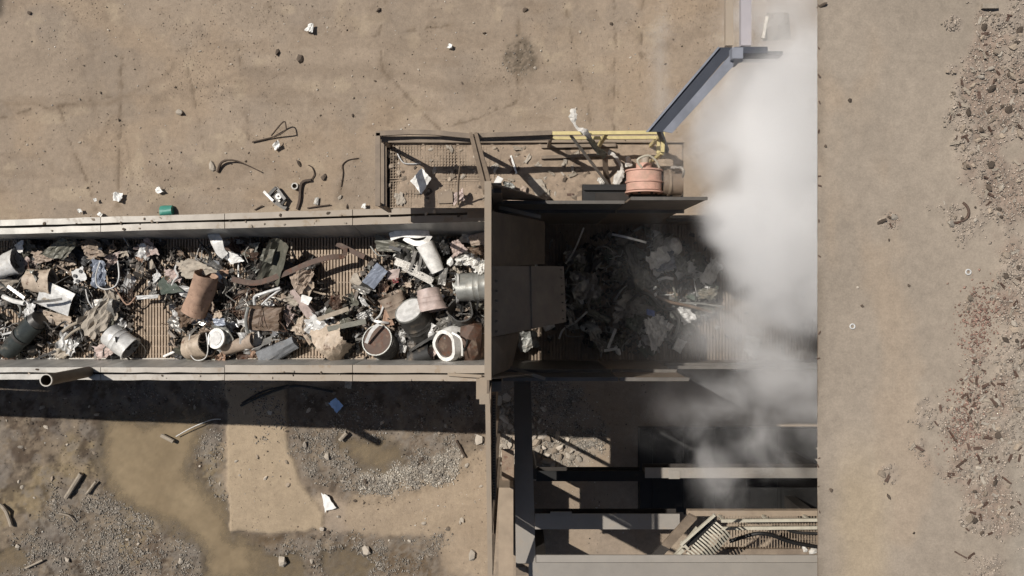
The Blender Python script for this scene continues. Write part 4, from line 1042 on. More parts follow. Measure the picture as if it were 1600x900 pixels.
tb(hp, .014, 'wire_hoop', m_lgrey, 'large pale wire hoop standing out of the tangle', 'hoop')
qs([(146, 468, .3), (178, 466, .34), (181, 494, .28), (150, 500, .26)], 'grey_box', m_mgrey, 'grey box face just above the tipped light grey bucket', 'box', amp=.02, seed=10, bend=.05)
qs([(136, 507, .2), (176, 496, .3), (181, 512, .24), (158, 520, .16)], 'folded_sheet', m_olive, 'olive-tan folded sheet touching the tipped grey bucket', 'sheet', amp=.04, seed=11)
tb([(98, 518, .3), (112, 508, .34), (128, 500, .38), (138, 486, .42)], .03, 'bent_tube', m_wood, 'bent greyish branch-like tube left of the tipped bucket', 'tube')
tb([(100, 532, .22), (112, 520, .28), (126, 512, .32)], .026, 'bent_tube', m_wood, 'second branch-like tube lying below the bent one', 'tube')
tb([(134, 452, .4), (138, 470, .42), (146, 482, .4)], .014, 'bent_rod', m_lgrey, 'pale bent rod dropping below the oval tray', 'rod')
rb([(32, 570, .08), (58, 560, .14), (88, 548, .18)], .04, 'dark_bar', m_blk, 'black bar sliding onto the lower liner near the teal canister', 'bar')
qs([(80, 548, .14), (106, 534, .22), (116, 552, .16), (92, 562, .08)], 'torn_sheet', m_card, 'pale torn sheet scrap at the lower liner right of the canister', 'sheet', amp=.06, seed=12, ragged=.2)
qs([(48, 393, .4), (66, 392, .42), (86, 404, .4), (58, 412, .36)], 'torn_sheet', m_tan, 'tan torn sheet beside the olive crumpled sheet', 'sheet', amp=.06, seed=13, ragged=.2)
qs([(128, 384, .44), (148, 380, .48), (170, 400, .44), (140, 404, .4)], 'torn_sheet', m_tan, 'rust-tan torn sheet just above the blue-grey crumpled sheet', 'sheet', amp=.09, seed=14, ragged=.2, freq=3)
qs([(24, 383, .3), (36, 375, .36), (38, 392, .32), (30, 396, .3)], 'white_scrap', m_white, 'small bright crumpled scrap by the upper liner at the far left', 'scrap', amp=.04, seed=15, ragged=.2, n=6)
# --- middle third
o = T(can(BL(322, 428, .62), BL(303, 492, .42), .235, .20, 18, 6, True, True, .01, .16, 16, False, .7), 'rusty_boot_tube', m_rust, 'orange-brown rusty tapered tube, boot-shaped, standing out in the middle of the pile', 'tube', True)
qs([(276, 410, .44), (300, 404, .5), (346, 424, .48), (290, 437, .42)], 'fibre_sheet', m_card, 'pale fibrous sheet draped just above the rusty boot-shaped tube', 'sheet', amp=.05, seed=17, ragged=.12, n=12)
o = rb([(331, 363, .5), (338, 376, .58), (344, 392, .52), (352, 400, .46)], [.18, .19, .2, .2, .21, .22, .22, .2, .19, .18, .18, .17, .16, .16, .15, .15], 'white_sheet', m_white, 'bright white bent metal sheet curling up near the upper liner', 'sheet', t=.01)
qs([(350, 390, .42), (372, 398, .44), (381, 408, .38), (360, 413, .36)], 'white_sheet', m_white, 'small white flat sheet at the foot of the bright bent sheet', 'sheet', amp=.02, seed=18, ragged=.08)
o = T(can(BL(300, 545, .24), BL(326, 536, .34), .26, .24, 22, 6, False, True, .012, .10, 19), 'beige_drum', m_beige, 'beige tin drum with a loose wire hoop at the lower liner', 'drum', True)
tb([(297, 522, .5), (295, 545, .5), (304, 562, .5), (320, 560, .5), (325, 545, .52), (322, 520, .52)], .01, 'wire_hoop', m_lgrey, 'thin wire hoop hanging over the beige tin drum', 'hoop')
c = BL(339, 529, .46); ax = Vector((-.35, .15, .9)).normalized()
o = T(MB().tube([c, c + ax * .03], .19, 22), 'round_lid', m_white, 'white round lid leaning on the beige tin drum', 'lid', True)
MB().tube([c + ax * .03, c + ax * .045], .13, 22).build('raised_disc', m_lgrey, o, smooth=True)
T(can(BL(350, 546, .22), BL(398, 532, .3), .10, .15, 16, 5, False, True, .01, .06, 20, False), 'tapered_tube', m_tan, 'tan tapered tube lying against the lower liner past the white lid', 'tube', True)
tb([(256, 557, .06), (287, 543, .12)], .025, 'white_rod', m_white, 'short white rod lying on bare ribs below the middle gap', 'rod')
qs([(246, 436, .3), (262, 430, .34), (288, 456, .32), (252, 460, .28)], 'green_board', m_green, 'dark green board wedged left of the rusty boot-shaped tube', 'board', amp=.015, seed=21, n=6)
qs([(333, 497, .5), (352, 498, .5), (352, 508, .48), (336, 509, .48)], 'blue_white_packet', m_blue, 'small blue and white packet below the rusty boot-shaped tube', 'packet', amp=.03, seed=22, ragged=.15, n=5)
qs([(276, 480, .36), (304, 470, .4), (310, 500, .36), (282, 512, .3)], 'crumpled_sheet', m_brn, 'brown crumpled sheet at the foot of the rusty boot-shaped tube', 'sheet', amp=.08, seed=23, ragged=.2, n=11, freq=3)
qs([(330, 508, .42), (350, 505, .44), (366, 530, .36), (352, 540, .3)], 'folded_grey_sheet', m_galv, 'grey folded panel behind the white round lid', 'panel', amp=.03, seed=24, n=7)
qs([(258, 420, .36), (282, 424, .4), (284, 440, .34), (262, 442, .32)], 'torn_sheet', m_pink, 'pinkish torn sheet left of the fibrous sheet', 'sheet', amp=.07, seed=25, ragged=.2)
qs([(232, 440, .26), (248, 438, .3), (246, 464, .22), (236, 462, .2)], 'torn_sheet', m_mgrey, 'grey torn upright sheet at the edge of the middle gap', 'sheet', amp=.06, seed=26, ragged=.2)
qs([(212, 462, .3), (248, 460, .32), (246, 466, .28), (212, 468, .28)], 'flat_bar', m_lgrey, 'pale flat bar edging the middle gap of bare ribs', 'bar', amp=.01, seed=27, n=5)
tb([(180, 450, .3), (198, 476, .3), (212, 464, .32)], .016, 'rusty_rod', m_rust, 'rust-brown bent rod at the upper left of the middle gap', 'rod')
o = qs([(424, 368, .62), (455, 378, .5), (438, 440, .3), (404, 432, .36)], 'crushed_cabinet', m_olive, 'olive crushed cabinet casting a pointed shadow across bare ribs', 'cabinet', amp=.05, seed=28, n=11, fold=.35)
quad_sheet([BL(412, 388, .62), BL(430, 390, .66), BL(424, 412, .6), BL(406, 406, .56)], 6, .02, 29, .02).build('hatch', m_olive, o)
qs([(404, 432, .36), (438, 440, .3), (436, 446, .02), (404, 440, .02)], 'cabinet_side', m_dgrey, 'dark side plate under the olive crushed cabinet', 'plate', amp=.02, seed=30, n=5)
rb([(362, 436, .40), (400, 442, .46), (446, 427, .50), (486, 410, .52), (516, 402, .50), (536, 400, .44), (540, 388, .36)], .10, 'long_strap', m_dkrust, 'long brown flexible strap snaking from the pile onto bare ribs', 'strap', twist=.5, t=.012)
qs([(448, 428, .44), (474, 420, .50), (494, 424, .46), (470, 462, .34)], 'crumpled_sheet', m_tan, 'tan-pink crumpled sheet under the long brown strap', 'sheet', amp=.09, seed=31, ragged=.12, n=13, freq=2.6)
q = quad_sheet([BL(451, 456, .42), BL(460, 452, .44), BL(497, 498, .26), BL(486, 508, .24)], 8, .012, 32, .09); T(q, 'box_beam', m_pink, 'pinkish box beam slanting down below the tan crumpled sheet', 'beam')
qs([(472, 460, .46), (488, 465, .46), (482, 477, .44), (470, 472, .44)], 'paper_label', m_white, 'small white card lying on the pinkish box beam', 'card', amp=.01, seed=33, n=4, ragged=.08)
q = quad_sheet([BL(388, 478, .46), BL(438, 482, .44), BL(436, 518, .38), BL(386, 514, .4)], 9, .04, 34, .12, .06); o = T(q, 'crushed_box', m_brn, 'dark brown crushed box with a bent pale tube frame', 'box')
MB().tube(smooth_path([BL(398, 476, .62), BL(398, 464, .66), BL(412, 458, .68), BL(438, 450, .62)]), .028, 8).build('tube_frame', m_lgrey, o, smooth=True)
MB().tube(smooth_path([BL(409, 476, .62), BL(422, 464, .64), BL(440, 451, .6)]), .018, 8).build('tube_frame', m_lgrey, o, smooth=True)
tb([(388, 480, .56), (384, 500, .54), (388, 520, .46)], .032, 'grey_tube', m_galv, 'upright grey tube at the left side of the crushed brown box', 'tube', hollow=.2)
rb([(432, 517, .36), (424, 526, .42), (412, 538, .36), (396, 548, .28)], [.08 + .05 * math.sin(k) for k in range(16)], 'foil_strip', m_alu, 'shiny crumpled foil strip below the crushed brown box', 'foil', twist=1.2)
T(can(BL(408, 562, .18), BL(462, 534, .28), .16, .12, 12, 7, False, False, .01, .16, 35, False, .6), 'cloth_bundle', m_cloth, 'grey-blue cloth bundle rolled up at the lower liner', 'bundle')
qs([(380, 524, .3), (398, 518, .34), (398, 536, .28), (372, 548, .22)], 'torn_sheet', m_beige, 'beige torn sheet left of the shiny foil strip', 'sheet', amp=.05, seed=36, ragged=.12)
q = quad_sheet([BL(484, 516, .30), BL(532, 502, .36), BL(554, 536, .26), BL(530, 566, .12)], 16, .05, 37, .01, .08, bend=.26, freq=2.0); o = T(q, 'crumpled_shell', m_beige, 'big beige crumpled appliance shell with rust stains at the lower liner', 'shell')
qs([(528, 566, .04), (553, 520, .26), (555, 540, .1), (540, 566, .02)], 'shell_plate', m_dgrey, 'dark torn plate behind the big beige crumpled shell', 'plate', amp=.03, seed=38)
tb([(464, 520, .26), (476, 522, .3), (486, 536, .26)], .05, 'bent_spout', m_beige, 'pale bent spout sticking out of the big beige shell', 'spout')
q = MB(); q.bar(BL(494, 500, .34), BL(545, 482, .46), .08, .03); T(q, 'timber_lath', m_wood, 'pale timber lath slanting above the big beige shell', 'lath')
q = MB(); q.bar(BL(512, 514, .48), BL(572, 502, .48), .09, .03); T(q, 'timber_lath', m_olive, 'greenish timber lath lying over the big beige shell', 'lath')
qs([(514, 464, .3), (532, 458, .34), (536, 482, .3), (520, 486, .26)], 'brown_rag', m_dkrust, 'brown rag of sheet above the pale timber lath', 'sheet', amp=.08, seed=39, ragged=.2)
q = MB(); q.bar(BL(527, 381, .30), BL(570, 402, .34), .09, .06); T(q, 'dark_bar', m_dkrust, 'dark brown bar lying on bare ribs near the upper liner', 'bar')
# --- last third
q = quad_sheet([BL(589, 410, .62), BL(606, 424, .56), BL(584, 452, .46), BL(566, 440, .52)], 8, .015, 40, .01, .02); o = T(q, 'folded_box', m_blue, 'blue-grey folded sheet box with one bright face', 'box')
quad_sheet([BL(566, 440, .52), BL(584, 452, .46), BL(580, 468, .12), BL(556, 456, .14)], 6, .02, 41, .01).build('side_face', m_dgrey, o)
qs([(586, 366, .40), (640, 384, .44), (660, 396, .40), (588, 392, .36)], 'slotted_panel', m_olive, 'long olive-grey panel with a dark slot near the upper liner', 'panel', amp=.02, seed=42, n=10)
q = MB(); q.bar(BL(608, 386, .47), BL(626, 391, .47), .06, .012); T(q, 'slot_plate', m_blk, 'black slot plate on the long olive-grey panel', 'plate')
rb([(610, 370, .5), (630, 364, .58), (652, 366, .58), (670, 362, .52)], .14, 'bumper_strip', m_white, 'white curved bumper strip at the upper liner near the hood', 'bumper', t=.03)
rb([(632, 372, .54), (648, 380, .6), (664, 378, .6), (672, 368, .54)], .09, 'bumper_strip', m_white, 'second white bumper strip looped under the curved one', 'bumper', t=.03)
T(can(BL(664, 380, .5), BL(684, 424, .40), .16, .11, 16, 6, False, True, .01, .08, 43, False), 'white_column', m_white, 'white tapered tube slanting down from the curved bumper', 'tube', True)
for k, (a, b, lb) in enumerate((((618, 408), (660, 424), 'upper grey frame rail crossing below the olive-grey panel'), ((630, 416), (676, 440), 'lower grey frame rail crossing below the olive-grey panel'))):
    q = MB(); A, B = BL(*a, .42), BL(*b, .40); q.bar(A, B, .13, .02); q.bar(A + Vector((0, .06, .03)), B + Vector((0, .06, .03)), .015, .06); q.bar(A - Vector((0, .06, -.03)), B - Vector((0, .06, -.03)), .015, .06)
    T(q, 'frame_rail', m_mgrey, lb, 'rail')
for k, (a, b, lb) in enumerate((((650, 392), (640, 424), 'left grey upright bar of the broken frame'), ((660, 392), (654, 424), 'right grey upright bar of the broken frame'))):
    q = MB(); q.bar(BL(*a, .5), BL(*b, .46), .05, .03); T(q, 'frame_bar', m_mgrey, lb, 'bar')
qs([(606, 422, .46), (625, 420, .48), (622, 438, .42), (604, 436, .42)], 'pink_box', m_pink, 'small pink carton with red scraps beside the blue-grey box', 'carton', amp=.015, seed=44, n=5)
qs([(614, 436, .44), (624, 434, .44), (622, 442, .4), (614, 442, .4)], 'red_scrap', m_red, 'small faded red scrap under the pink carton', 'scrap', amp=.04, seed=45, n=5, ragged=.2)
T(can(BL(610, 460, .40), BL(624, 492, .28), .20, .16, 18, 5, True, True, .01, .16, 46), 'rusty_can', m_tan, 'tan rusty can with ragged open top left of the dark lidded pail', 'can', True)
qs([(594, 476, .24), (606, 470, .3), (616, 506, .22), (602, 514, .14)], 'orange_plate', m_rust, 'orange-brown rusty plate leaning left of the tan rusty can', 'plate', amp=.03, seed=47, ragged=.1)
o = T(can(BL(662, 516, .14), BL(640, 486, .56), .27, .27, 26, 6, False, False, .01, .05, 48), 'lidded_pail', m_dgrey, 'dark grey pail with a pale lid turned to the sky', 'pail', True)
ax = (BL(640, 486, .56) - BL(662, 516, .14)).normalized(); c = BL(640, 486, .56)
MB().tube([c, c + ax * .02], .255, 26).build('lid', m_lgrey, o, smooth=True)
MB().tube([c + ax * .0, c + ax * .03], .272, 26, hollow=.06).build('rim', m_galv, o, smooth=True)
T(can(BL(670, 452, .46), BL(676, 486, .50), .18, .21, 20, 5, False, True, .014, .12, 49), 'pink_can', m_pink, 'pinkish-white can with its open mouth towards the lower rail', 'can', True)
o = T(can(BL(768, 446, .34), BL(716, 450, .36), .25, .25, 24, 6, False, False, .01, .05, 50), 'galvanised_drum', m_galv, 'big galvanised drum with a pale end, half under the hood wall', 'drum', True)
c = BL(716, 450, .36); ax = Vector((-1, 0, .12)).normalized(); MB().tube([c, c + ax * .03], .262, 24).build('end_rim', m_lgrey, o, smooth=True)
T(can(BL(728, 500, .12), BL(719, 484, .46), .20, .225, 24, 5, False, True, .014, .09, 51), 'open_bucket', m_dgrey, 'dark bucket standing open-mouthed below the galvanised drum', 'bucket', True)
c = BL(700, 538, .34)
o = T(can(BL(712, 536, .2), BL(694, 540, .5), .31, .26, 20, 5, False, True, .06, .07, 52, False), 'perforated_shell', m_white, 'round white perforated washer shell by the lower liner', 'shell', True)
for k in range(7):
    an = k * .9; a2 = (BL(694, 540, .5) - BL(712, 536, .2)).normalized(); e1 = a2.cross(Vector((0, 0, 1))).normalized(); e2 = e1.cross(a2)
    p = BL(703, 538, .35) + (e1 * math.cos(an) + e2 * math.sin(an)) * .275
    MB().tube([p, p + (e1 * math.cos(an) + e2 * math.sin(an)) * .02], .03, 8).build('hole_rim', m_blk, o)
chunk(BL(734, 534, .22), .34, 53, .7, .16, 2).build('rusted_lump', m_dkrust, label='big dark brown rusted lump in the corner under the hood wall', cat='lump')
o = T(can(BL(603, 540, .1), BL(590, 532, .46), .28, .28, 26, 5, False, False, .01, .05, 54), 'dark_drum', m_dgrey, 'dark drum seen end-on with a thin pale rim at the lower liner', 'drum', True)
c = BL(590, 532, .46); ax = (BL(590, 532, .46) - BL(603, 540, .1)).normalized()
MB().tube([c, c + ax * .035], .285, 26, hollow=.07).build('rim', m_galv, o, smooth=True)
MB().tube([c + ax * .004, c + ax * .012], .262, 26).build('end_disc', m_dkrust, o, smooth=True)
rb([(572, 536, .56), (580, 518, .6), (592, 506, .56)], .06, 'pale_strap', m_lgrey, 'pale strap arching over the dark end-on drum', 'strap')
T(can(BL(644, 560, .1), BL(676, 548, .2), .16, .18, 16, 5, True, True, .01, .08, 55, False), 'black_curved_sheet', m_blk, 'black curved sheet at the lower liner left of the white shell', 'sheet', True)
for k, (P, lb) in enumerate((([(712, 402, .46), (740, 394, .5), (742, 414, .44), (716, 414, .42)], 'white crumpled plastic sheet near the galvanised drum'), ([(736, 402, .48), (759, 404, .5), (762, 430, .42), (742, 424, .42)], 'white crumpled plastic sheet tucked against the hood wall'))):
    qs(P, 'plastic_sheet', m_white, lb, 'sheet', amp=.11, seed=56 + k, n=14, ragged=.2, freq=4)
qs([(702, 380, .42), (716, 374, .46), (730, 390, .42), (708, 402, .38)], 'torn_sheet', m_pink, 'pinkish torn sheet above the white crumpled plastic', 'sheet', amp=.07, seed=58, ragged=.15, n=9)
qs([(732, 368, .36), (760, 362, .4), (762, 382, .36), (736, 384, .32)], 'tan_panel', m_tan, 'tan panel in the upper corner against the hood wall', 'panel', amp=.03, seed=59)
qs([(728, 386, .34), (760, 384, .36), (758, 398, .3), (734, 398, .3)], 'brown_sheet', m_brn, 'brown panel just below the tan corner panel', 'panel', amp=.05, seed=60)
chunk(BL(704, 409, .42), .075, 61, .9, .15).build('white_block', m_white, label='small white block left of the white crumpled plastic', cat='block')
qs([(684, 380, .34), (702, 372, .4), (706, 396, .34), (690, 398, .3)], 'black_sheet', m_blk, 'black crumpled sheet between the white tapered tube and the pinkish sheet', 'sheet', amp=.08, seed=62, ragged=.15)
qs([(688, 420, .4), (700, 418, .42), (696, 446, .36), (684, 444, .36)], 'grey_plate', m_mgrey, 'upright grey plate at the end of the white tapered tube', 'plate', amp=.02, seed=63, n=6)
qs([(620, 520, .2), (632, 514, .26), (638, 544, .18), (626, 552, .12)], 'wire_netting', m_lgrey, 'pale crushed netting between the end-on drum and the lidded pail', 'netting', amp=.09, seed=64, ragged=.25, n=12, freq=5)
q = MB(); q.bar(BL(640, 548, .3), BL(686, 520, .42), .05, .03); T(q, 'dark_rail', m_dgrey, 'dark rail slanting below the dark grey lidded pail', 'rail')
for px0, py0, px1, py1, lb in ((704, 502, 700, 512, 'left small black hook below the open-mouthed bucket'), (710, 503, 706, 514, 'right small black hook below the open-mouthed bucket')):
    q = MB(); q.bar(BL(px0, py0, .3), BL(px1, py1, .3), .05, .03); T(q, 'black_hook', m_blk, lb, 'hook')
a2 = (BL(694, 540, .5) - BL(712, 536, .2)).normalized(); c = BL(694, 540, .5) - a2 * .10
MB().tube([c, c + a2 * .02], .21, 20).build('inner_disc', m_dkrust, o, smooth=True)
rb([(706, 520, .6), (720, 530, .62), (722, 556, .52)], .03, 'white_band', m_white, 'white band curling round the perforated washer shell', 'band')

# --- the scrap bed: pieces that cannot be told apart, some hundreds of them
EMPTY = [[(205, 470), (250, 466), (262, 500), (262, 570), (222, 570), (214, 520)], [(440, 362), (560, 362), (585, 372), (585, 400), (560, 420), (545, 450), (525, 470), (505, 440), (500, 405), (460, 400), (440, 385)],
         [(255, 372), (330, 372), (322, 384), (262, 384)], [(462, 540), (500, 545), (510, 572), (450, 572)], [(-20, 365), (18, 365), (18, 392), (-20, 392)], [(210, 440), (228, 440), (226, 462), (212, 462)]]
_ex, _ey = np.meshgrid(np.arange(-40, 800.), np.arange(340, 600.), indexing='ij')
_free = np.ones(_ex.shape, bool)
_fd = np.full(_ex.shape, 1e9)
for P in EMPTY: _fd = np.minimum(_fd, sdf_poly(P, _ex, _ey))
CLEAR = [4]
def free(px, py): return _fd[int(px + 40), int(py - 340)] > CLEAR[0]
def pick(rr, surfname):
    while True:
        if surfname == 'L':
            px, py = rr.uniform(-8, 752), rr.uniform(374, 560)
            if free(px, py): return px, py
        else:
            px, py = rr.uniform(815, 1240), rr.uniform(360, 552)
            e = ((px - 990) / 120) ** 2 + ((py - 455) / 90) ** 2
            if e < 1.15 or rr.random() < .08: return px, py
LARGE = [m_lgrey, m_galv, m_mgrey, m_beige, m_tan, m_card, m_olive, m_dgrey, m_rust, m_lgrey, m_pink]
MIXT = [m_dgrey, m_dgrey, m_dgrey, m_blk, m_blk, m_blk, m_mgrey, m_mgrey, m_tan, m_brn, m_dkrust, m_olive, m_lgrey, m_mgrey, m_beige, m_card, m_galv, m_alu]
def shard_mesh(kind, seed):
    rr = np.random.RandomState(seed); s = rr.uniform(.10, .26)
    if kind == 'torn_plate':
        c = [Vector((-s, -s * rr.uniform(.3, .8), 0)), Vector((s * rr.uniform(.5, 1), -s * rr.uniform(.3, .8), rr.uniform(-.05, .1))), Vector((s * rr.uniform(.6, 1), s * rr.uniform(.2, .8), rr.uniform(-.05, .1))), Vector((-s * rr.uniform(.5, 1), s * rr.uniform(.2, .7), 0))]
        return quad_sheet(c, 5, s * .22, seed, .008, .2)
    if kind == 'crumpled_piece':
        s = rr.uniform(.17, .30); c = [Vector((-s, -s * rr.uniform(.5, .9), rr.uniform(0, .1))), Vector((s * rr.uniform(.6, 1), -s * rr.uniform(.4, .9), rr.uniform(-.05, .15))), Vector((s * rr.uniform(.6, 1), s * rr.uniform(.3, .8), rr.uniform(-.05, .15))), Vector((-s * rr.uniform(.5, 1), s * rr.uniform(.3, .8), rr.uniform(0, .1)))]
        return quad_sheet(c, 9, s * .30, seed, .008, .16, fold=s * rr.uniform(-.3, .7), freq=rr.uniform(1.8, 3.4))
    if kind == 'bent_strip':
        P = [Vector((-s * 1.5, 0, 0))]
        for k in range(3): P.append(P[-1] + Vector((s * rr.uniform(.5, 1.2), s * rr.uniform(-.6, .6), rr.uniform(-.08, .12))))
        return ribbon(smooth_path(P, 4), rr.uniform(.025, .075), .01, twist=rr.uniform(-1.5, 1.5))
    if kind == 'bent_rod':
        P = [Vector((-s * 1.6, 0, 0))]
        for k in range(4): P.append(P[-1] + Vector((s * rr.uniform(.3, 1.1), s * rr.uniform(-.8, .8), rr.uniform(-.08, .12))))
        return MB().tube(smooth_path(P, 4), rr.uniform(.006, .02), 6)
    if kind == 'broken_lump': return chunk((0, 0, 0), s * .55, seed, .6, .35)
    if kind == 'wire_tangle':
        q = MB()
        for w_ in range(3):
            P = [Vector((rr.uniform(-1, 1), rr.uniform(-1, 1), rr.uniform(-.2, .4))) * s * 1.4 for _ in range(7)]; q.tube(smooth_path(P, 4), .006, 5)
        return q
COLN = {}
for m_, n_ in ((m_dgrey, 'dark grey'), (m_blk, 'black'), (m_mgrey, 'mid grey'), (m_tan, 'tan'), (m_brn, 'brown'), (m_dkrust, 'rust-brown'), (m_rust, 'rusty orange'), (m_pink, 'pinkish'), (m_olive, 'olive'), (m_lgrey, 'pale grey'), (m_white, 'white'), (m_beige, 'beige'), (m_card, 'fibrous pale'), (m_galv, 'zinc grey'), (m_alu, 'bright silvery'), (m_green, 'dark green')): COLN[m_.name] = n_
ANCH_L = [(88, 466, 'light grey rounded panel'), (36, 527, 'dark teal canister'), (190, 534, 'tipped grey bucket'), (98, 380, 'olive crumpled sheet by the upper liner'), (10, 415, 'pale duct section'), (123, 430, 'oval tray with holes'), (168, 430, 'wire hoop'), (160, 482, 'grey box face'), (22, 466, 'short white pipe'), (312, 460, 'rusty boot-shaped tube'), (310, 420, 'draped fibrous sheet'), (342, 384, 'bright white bent sheet'), (310, 542, 'beige tin drum'), (339, 529, 'white round lid'), (374, 540, 'tan tapered tube'), (265, 446, 'dark green board'), (430, 405, 'olive crushed cabinet'), (470, 440, 'tan-pink crumpled sheet'), (474, 482, 'pinkish box beam'), (412, 498, 'crushed brown box'), (414, 532, 'shiny foil strip'), (435, 550, 'grey-blue cloth bundle'), (518, 535, 'big beige crumpled shell'), (520, 490, 'pale timber lath'), (586, 432, 'blue-grey folded box'), (622, 384, 'long olive-grey panel'), (675, 402, 'white tapered tube'), (640, 425, 'broken grey frame'), (617, 476, 'tan rusty can'), (650, 500, 'dark lidded pail'), (672, 470, 'pinkish-white can'), (740, 448, 'galvanised drum'), (722, 488, 'open-mouthed dark bucket'), (700, 538, 'white perforated shell'), (590, 534, 'dark end-on drum'), (736, 408, 'white crumpled plastic'), (745, 376, 'tan corner panel'), (225, 420, 'upper side of the middle gap'), (110, 515, 'branch-like tubes'), (205, 392, 'upper liner above the middle gap'), (260, 395, 'upper liner above the dark green board')]
ANCH_R = [(1052, 380, 'white dome'), (1025, 520, 'large pale crumpled plate'), (1062, 540, 'silvery pressed block'), (942, 402, 'wire ring'), (990, 412, 'dark grey board'), (1040, 408, 'blue-grey sheet'), (935, 492, 'greenish flat plate'), (825, 532, 'panel under the hood flap'), (912, 446, 'foil-like sheet by the flap'), (955, 532, 'pale L-shaped strip'), (1070, 476, 'long bent brown pipe'), (898, 384, 'bright upright rod'), (1015, 466, 'looped black hose'), (980, 370, 'bright strip by the upper wall')]
def near(px, py, A):
    ax, ay, n_ = min(A, key=lambda a: (a[0] - px) ** 2 + (a[1] - py) ** 2); dx, dy = px - ax, py - ay
    if max(abs(dx), abs(dy)) < 9: return 'on the ' + n_
    if abs(dx) > abs(dy): return ('right of the ' if dx > 0 else 'left of the ') + n_
    return ('below the ' if dy > 0 else 'above the ') + n_
KW = {'torn_plate': 'plate', 'bent_strip': 'strip', 'bent_rod': 'rod', 'broken_lump': 'lump', 'wire_tangle': 'wire', 'crumpled_piece': 'sheet'}
PROTO = {}
for k in KW:
    PROTO[k] = []
    for i in range(14):
        q = shard_mesh(k, 300 + i * 7 + len(k)); PROTO[k].append(fill_mesh(k, q.V, q.F, MIXT[0], k in ('bent_rod', 'wire_tangle')))
def scatter(n, surf, sn, kinds, seed, group, label, hs=(.03, .28), mats=MIXT, mesh_by_mat={}):
    rr = random.Random(seed)
    for i in range(n):
        k = rr.choice(kinds); px, py = pick(rr, sn); m = rr.choice(mats); b = rr.choice(PROTO[k])
        key = (b.name, m.name)
        if key not in mesh_by_mat:
            me = b.copy(); me.materials.clear(); me.materials.append(m); mesh_by_mat[key] = me
        o = bpy.data.objects.new(k, mesh_by_mat[key]); COL.objects.link(o)
        edge = min(py - 366, 568 - py) / 60.0
        o.location = surf(px, py, rr.uniform(hs[0], hs[0] + (hs[1] - hs[0]) * min(1, max(.15, edge))))
        o.rotation_euler = (rr.uniform(-.6, .6), rr.uniform(-.6, .6), rr.uniform(0, 6.28)); s = rr.uniform(.6, 1.25); o.scale = (s, s, s)
        lb = COLN.get(m.name, 'dull') + ' ' + k.replace('_', ' ') + ' ' + near(px, py, ANCH_L if sn == 'L' else ANCH_R)
        if len(lb.replace('-', ' ').split()) < 12: lb += ' on the sunlit belt' if sn == 'L' else ' in the shaded trough'
        tag(o, lb, KW[k], group % k.replace('_', ' '))
CLEAR[0] = 20
scatter(85, BL, 'L', ['crumpled_piece'], 11, '%ss in the sunlit scrap bed', '', hs=(.08, .34), mats=LARGE)
CLEAR[0] = 9
scatter(120, BL, 'L', ['torn_plate'], 1, '%ss in the sunlit scrap bed', '%s of dull metal in the sunlit scrap bed')
scatter(110, BL, 'L', ['bent_strip'], 2, '%ss in the sunlit scrap bed', '%s of metal in the sunlit scrap bed')
scatter(110, BL, 'L', ['bent_rod'], 3, '%ss in the sunlit scrap bed', 'thin %s poking from the sunlit scrap bed')
scatter(110, BL, 'L', ['broken_lump'], 4, '%ss in the sunlit scrap bed', 'small %s in the sunlit scrap bed', hs=(.02, .22))
scatter(46, BL, 'L', ['wire_tangle'], 5, '%ss in the sunlit scrap bed', 'loose %s in the sunlit scrap bed', mats=[m_mgrey, m_dkrust, m_dgrey, m_lgrey])
SHM = [m_dgrey, m_mgrey, m_mgrey, m_olive, m_galv, m_galv, m_lgrey, m_green]
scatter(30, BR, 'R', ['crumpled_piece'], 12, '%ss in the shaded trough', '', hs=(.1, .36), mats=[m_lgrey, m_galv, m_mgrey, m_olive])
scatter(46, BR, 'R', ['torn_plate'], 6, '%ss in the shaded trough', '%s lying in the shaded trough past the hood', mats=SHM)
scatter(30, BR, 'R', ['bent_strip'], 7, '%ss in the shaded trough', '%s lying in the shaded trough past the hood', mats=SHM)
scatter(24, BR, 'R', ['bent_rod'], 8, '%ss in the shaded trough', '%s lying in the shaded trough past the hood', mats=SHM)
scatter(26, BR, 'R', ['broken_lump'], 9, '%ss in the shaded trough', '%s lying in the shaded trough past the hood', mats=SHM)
# crumbs and shreds beneath: one mass per belt
def fines(name, n, surf, sn, seed, m, label, hmax):
    rr = random.Random(seed); V = []; F = []
    for i in range(n):
        px, py = pick(rr, sn); edge = min(1, max(.1, min(py - 366, 568 - py) / 50.0))
        c = surf(px, py, rr.uniform(-.01, hmax * edge)); s = rr.uniform(.012, .07) * (1.5 if rr.random() < .12 else 1)
        e = Euler((rr.uniform(0, 6), rr.uniform(0, 6), rr.uniform(0, 6))).to_matrix(); b = len(V)
        f1, f2 = rr.uniform(.2, .9), rr.uniform(.08, .35)
        for q in ((-1, -1, -1), (1, -1, -1), (1, 1, -1), (-1, 1, -1), (-.7, -.8, 1), (.8, -.7, 1), (.9, .8, 1), (-.8, .6, 1)):
            V.append(c + (e @ Vector((q[0] * s, q[1] * s * f1, q[2] * s * f2))))
        F += [tuple(b + k for k in f) for f in ((0,3,2,1),(4,5,6,7),(0,1,5,4),(1,2,6,5),(2,3,7,6),(3,0,4,7))]
    me = fill_mesh(name, V, F, m); tone = np.repeat(np.array([rr.choice((.2, .3, .45, .7, 1.1, 1.8)) for _ in range(n)]), 8).astype(np.float32)
    me.attributes.new('tone', 'FLOAT', 'POINT').data.foreach_set('value', tone)
    o = bpy.data.objects.new(name, me); COL.objects.link(o); return tag(o, label, kind='stuff')
CLEAR[0] = 2
fines('scrap_crumbs', 3200, BL, 'L', 21, grit_mat('scrap crumb metal', (106, 97, 87)), 'crumbs and shreds of rusty metal filling the sunlit scrap bed', .26)
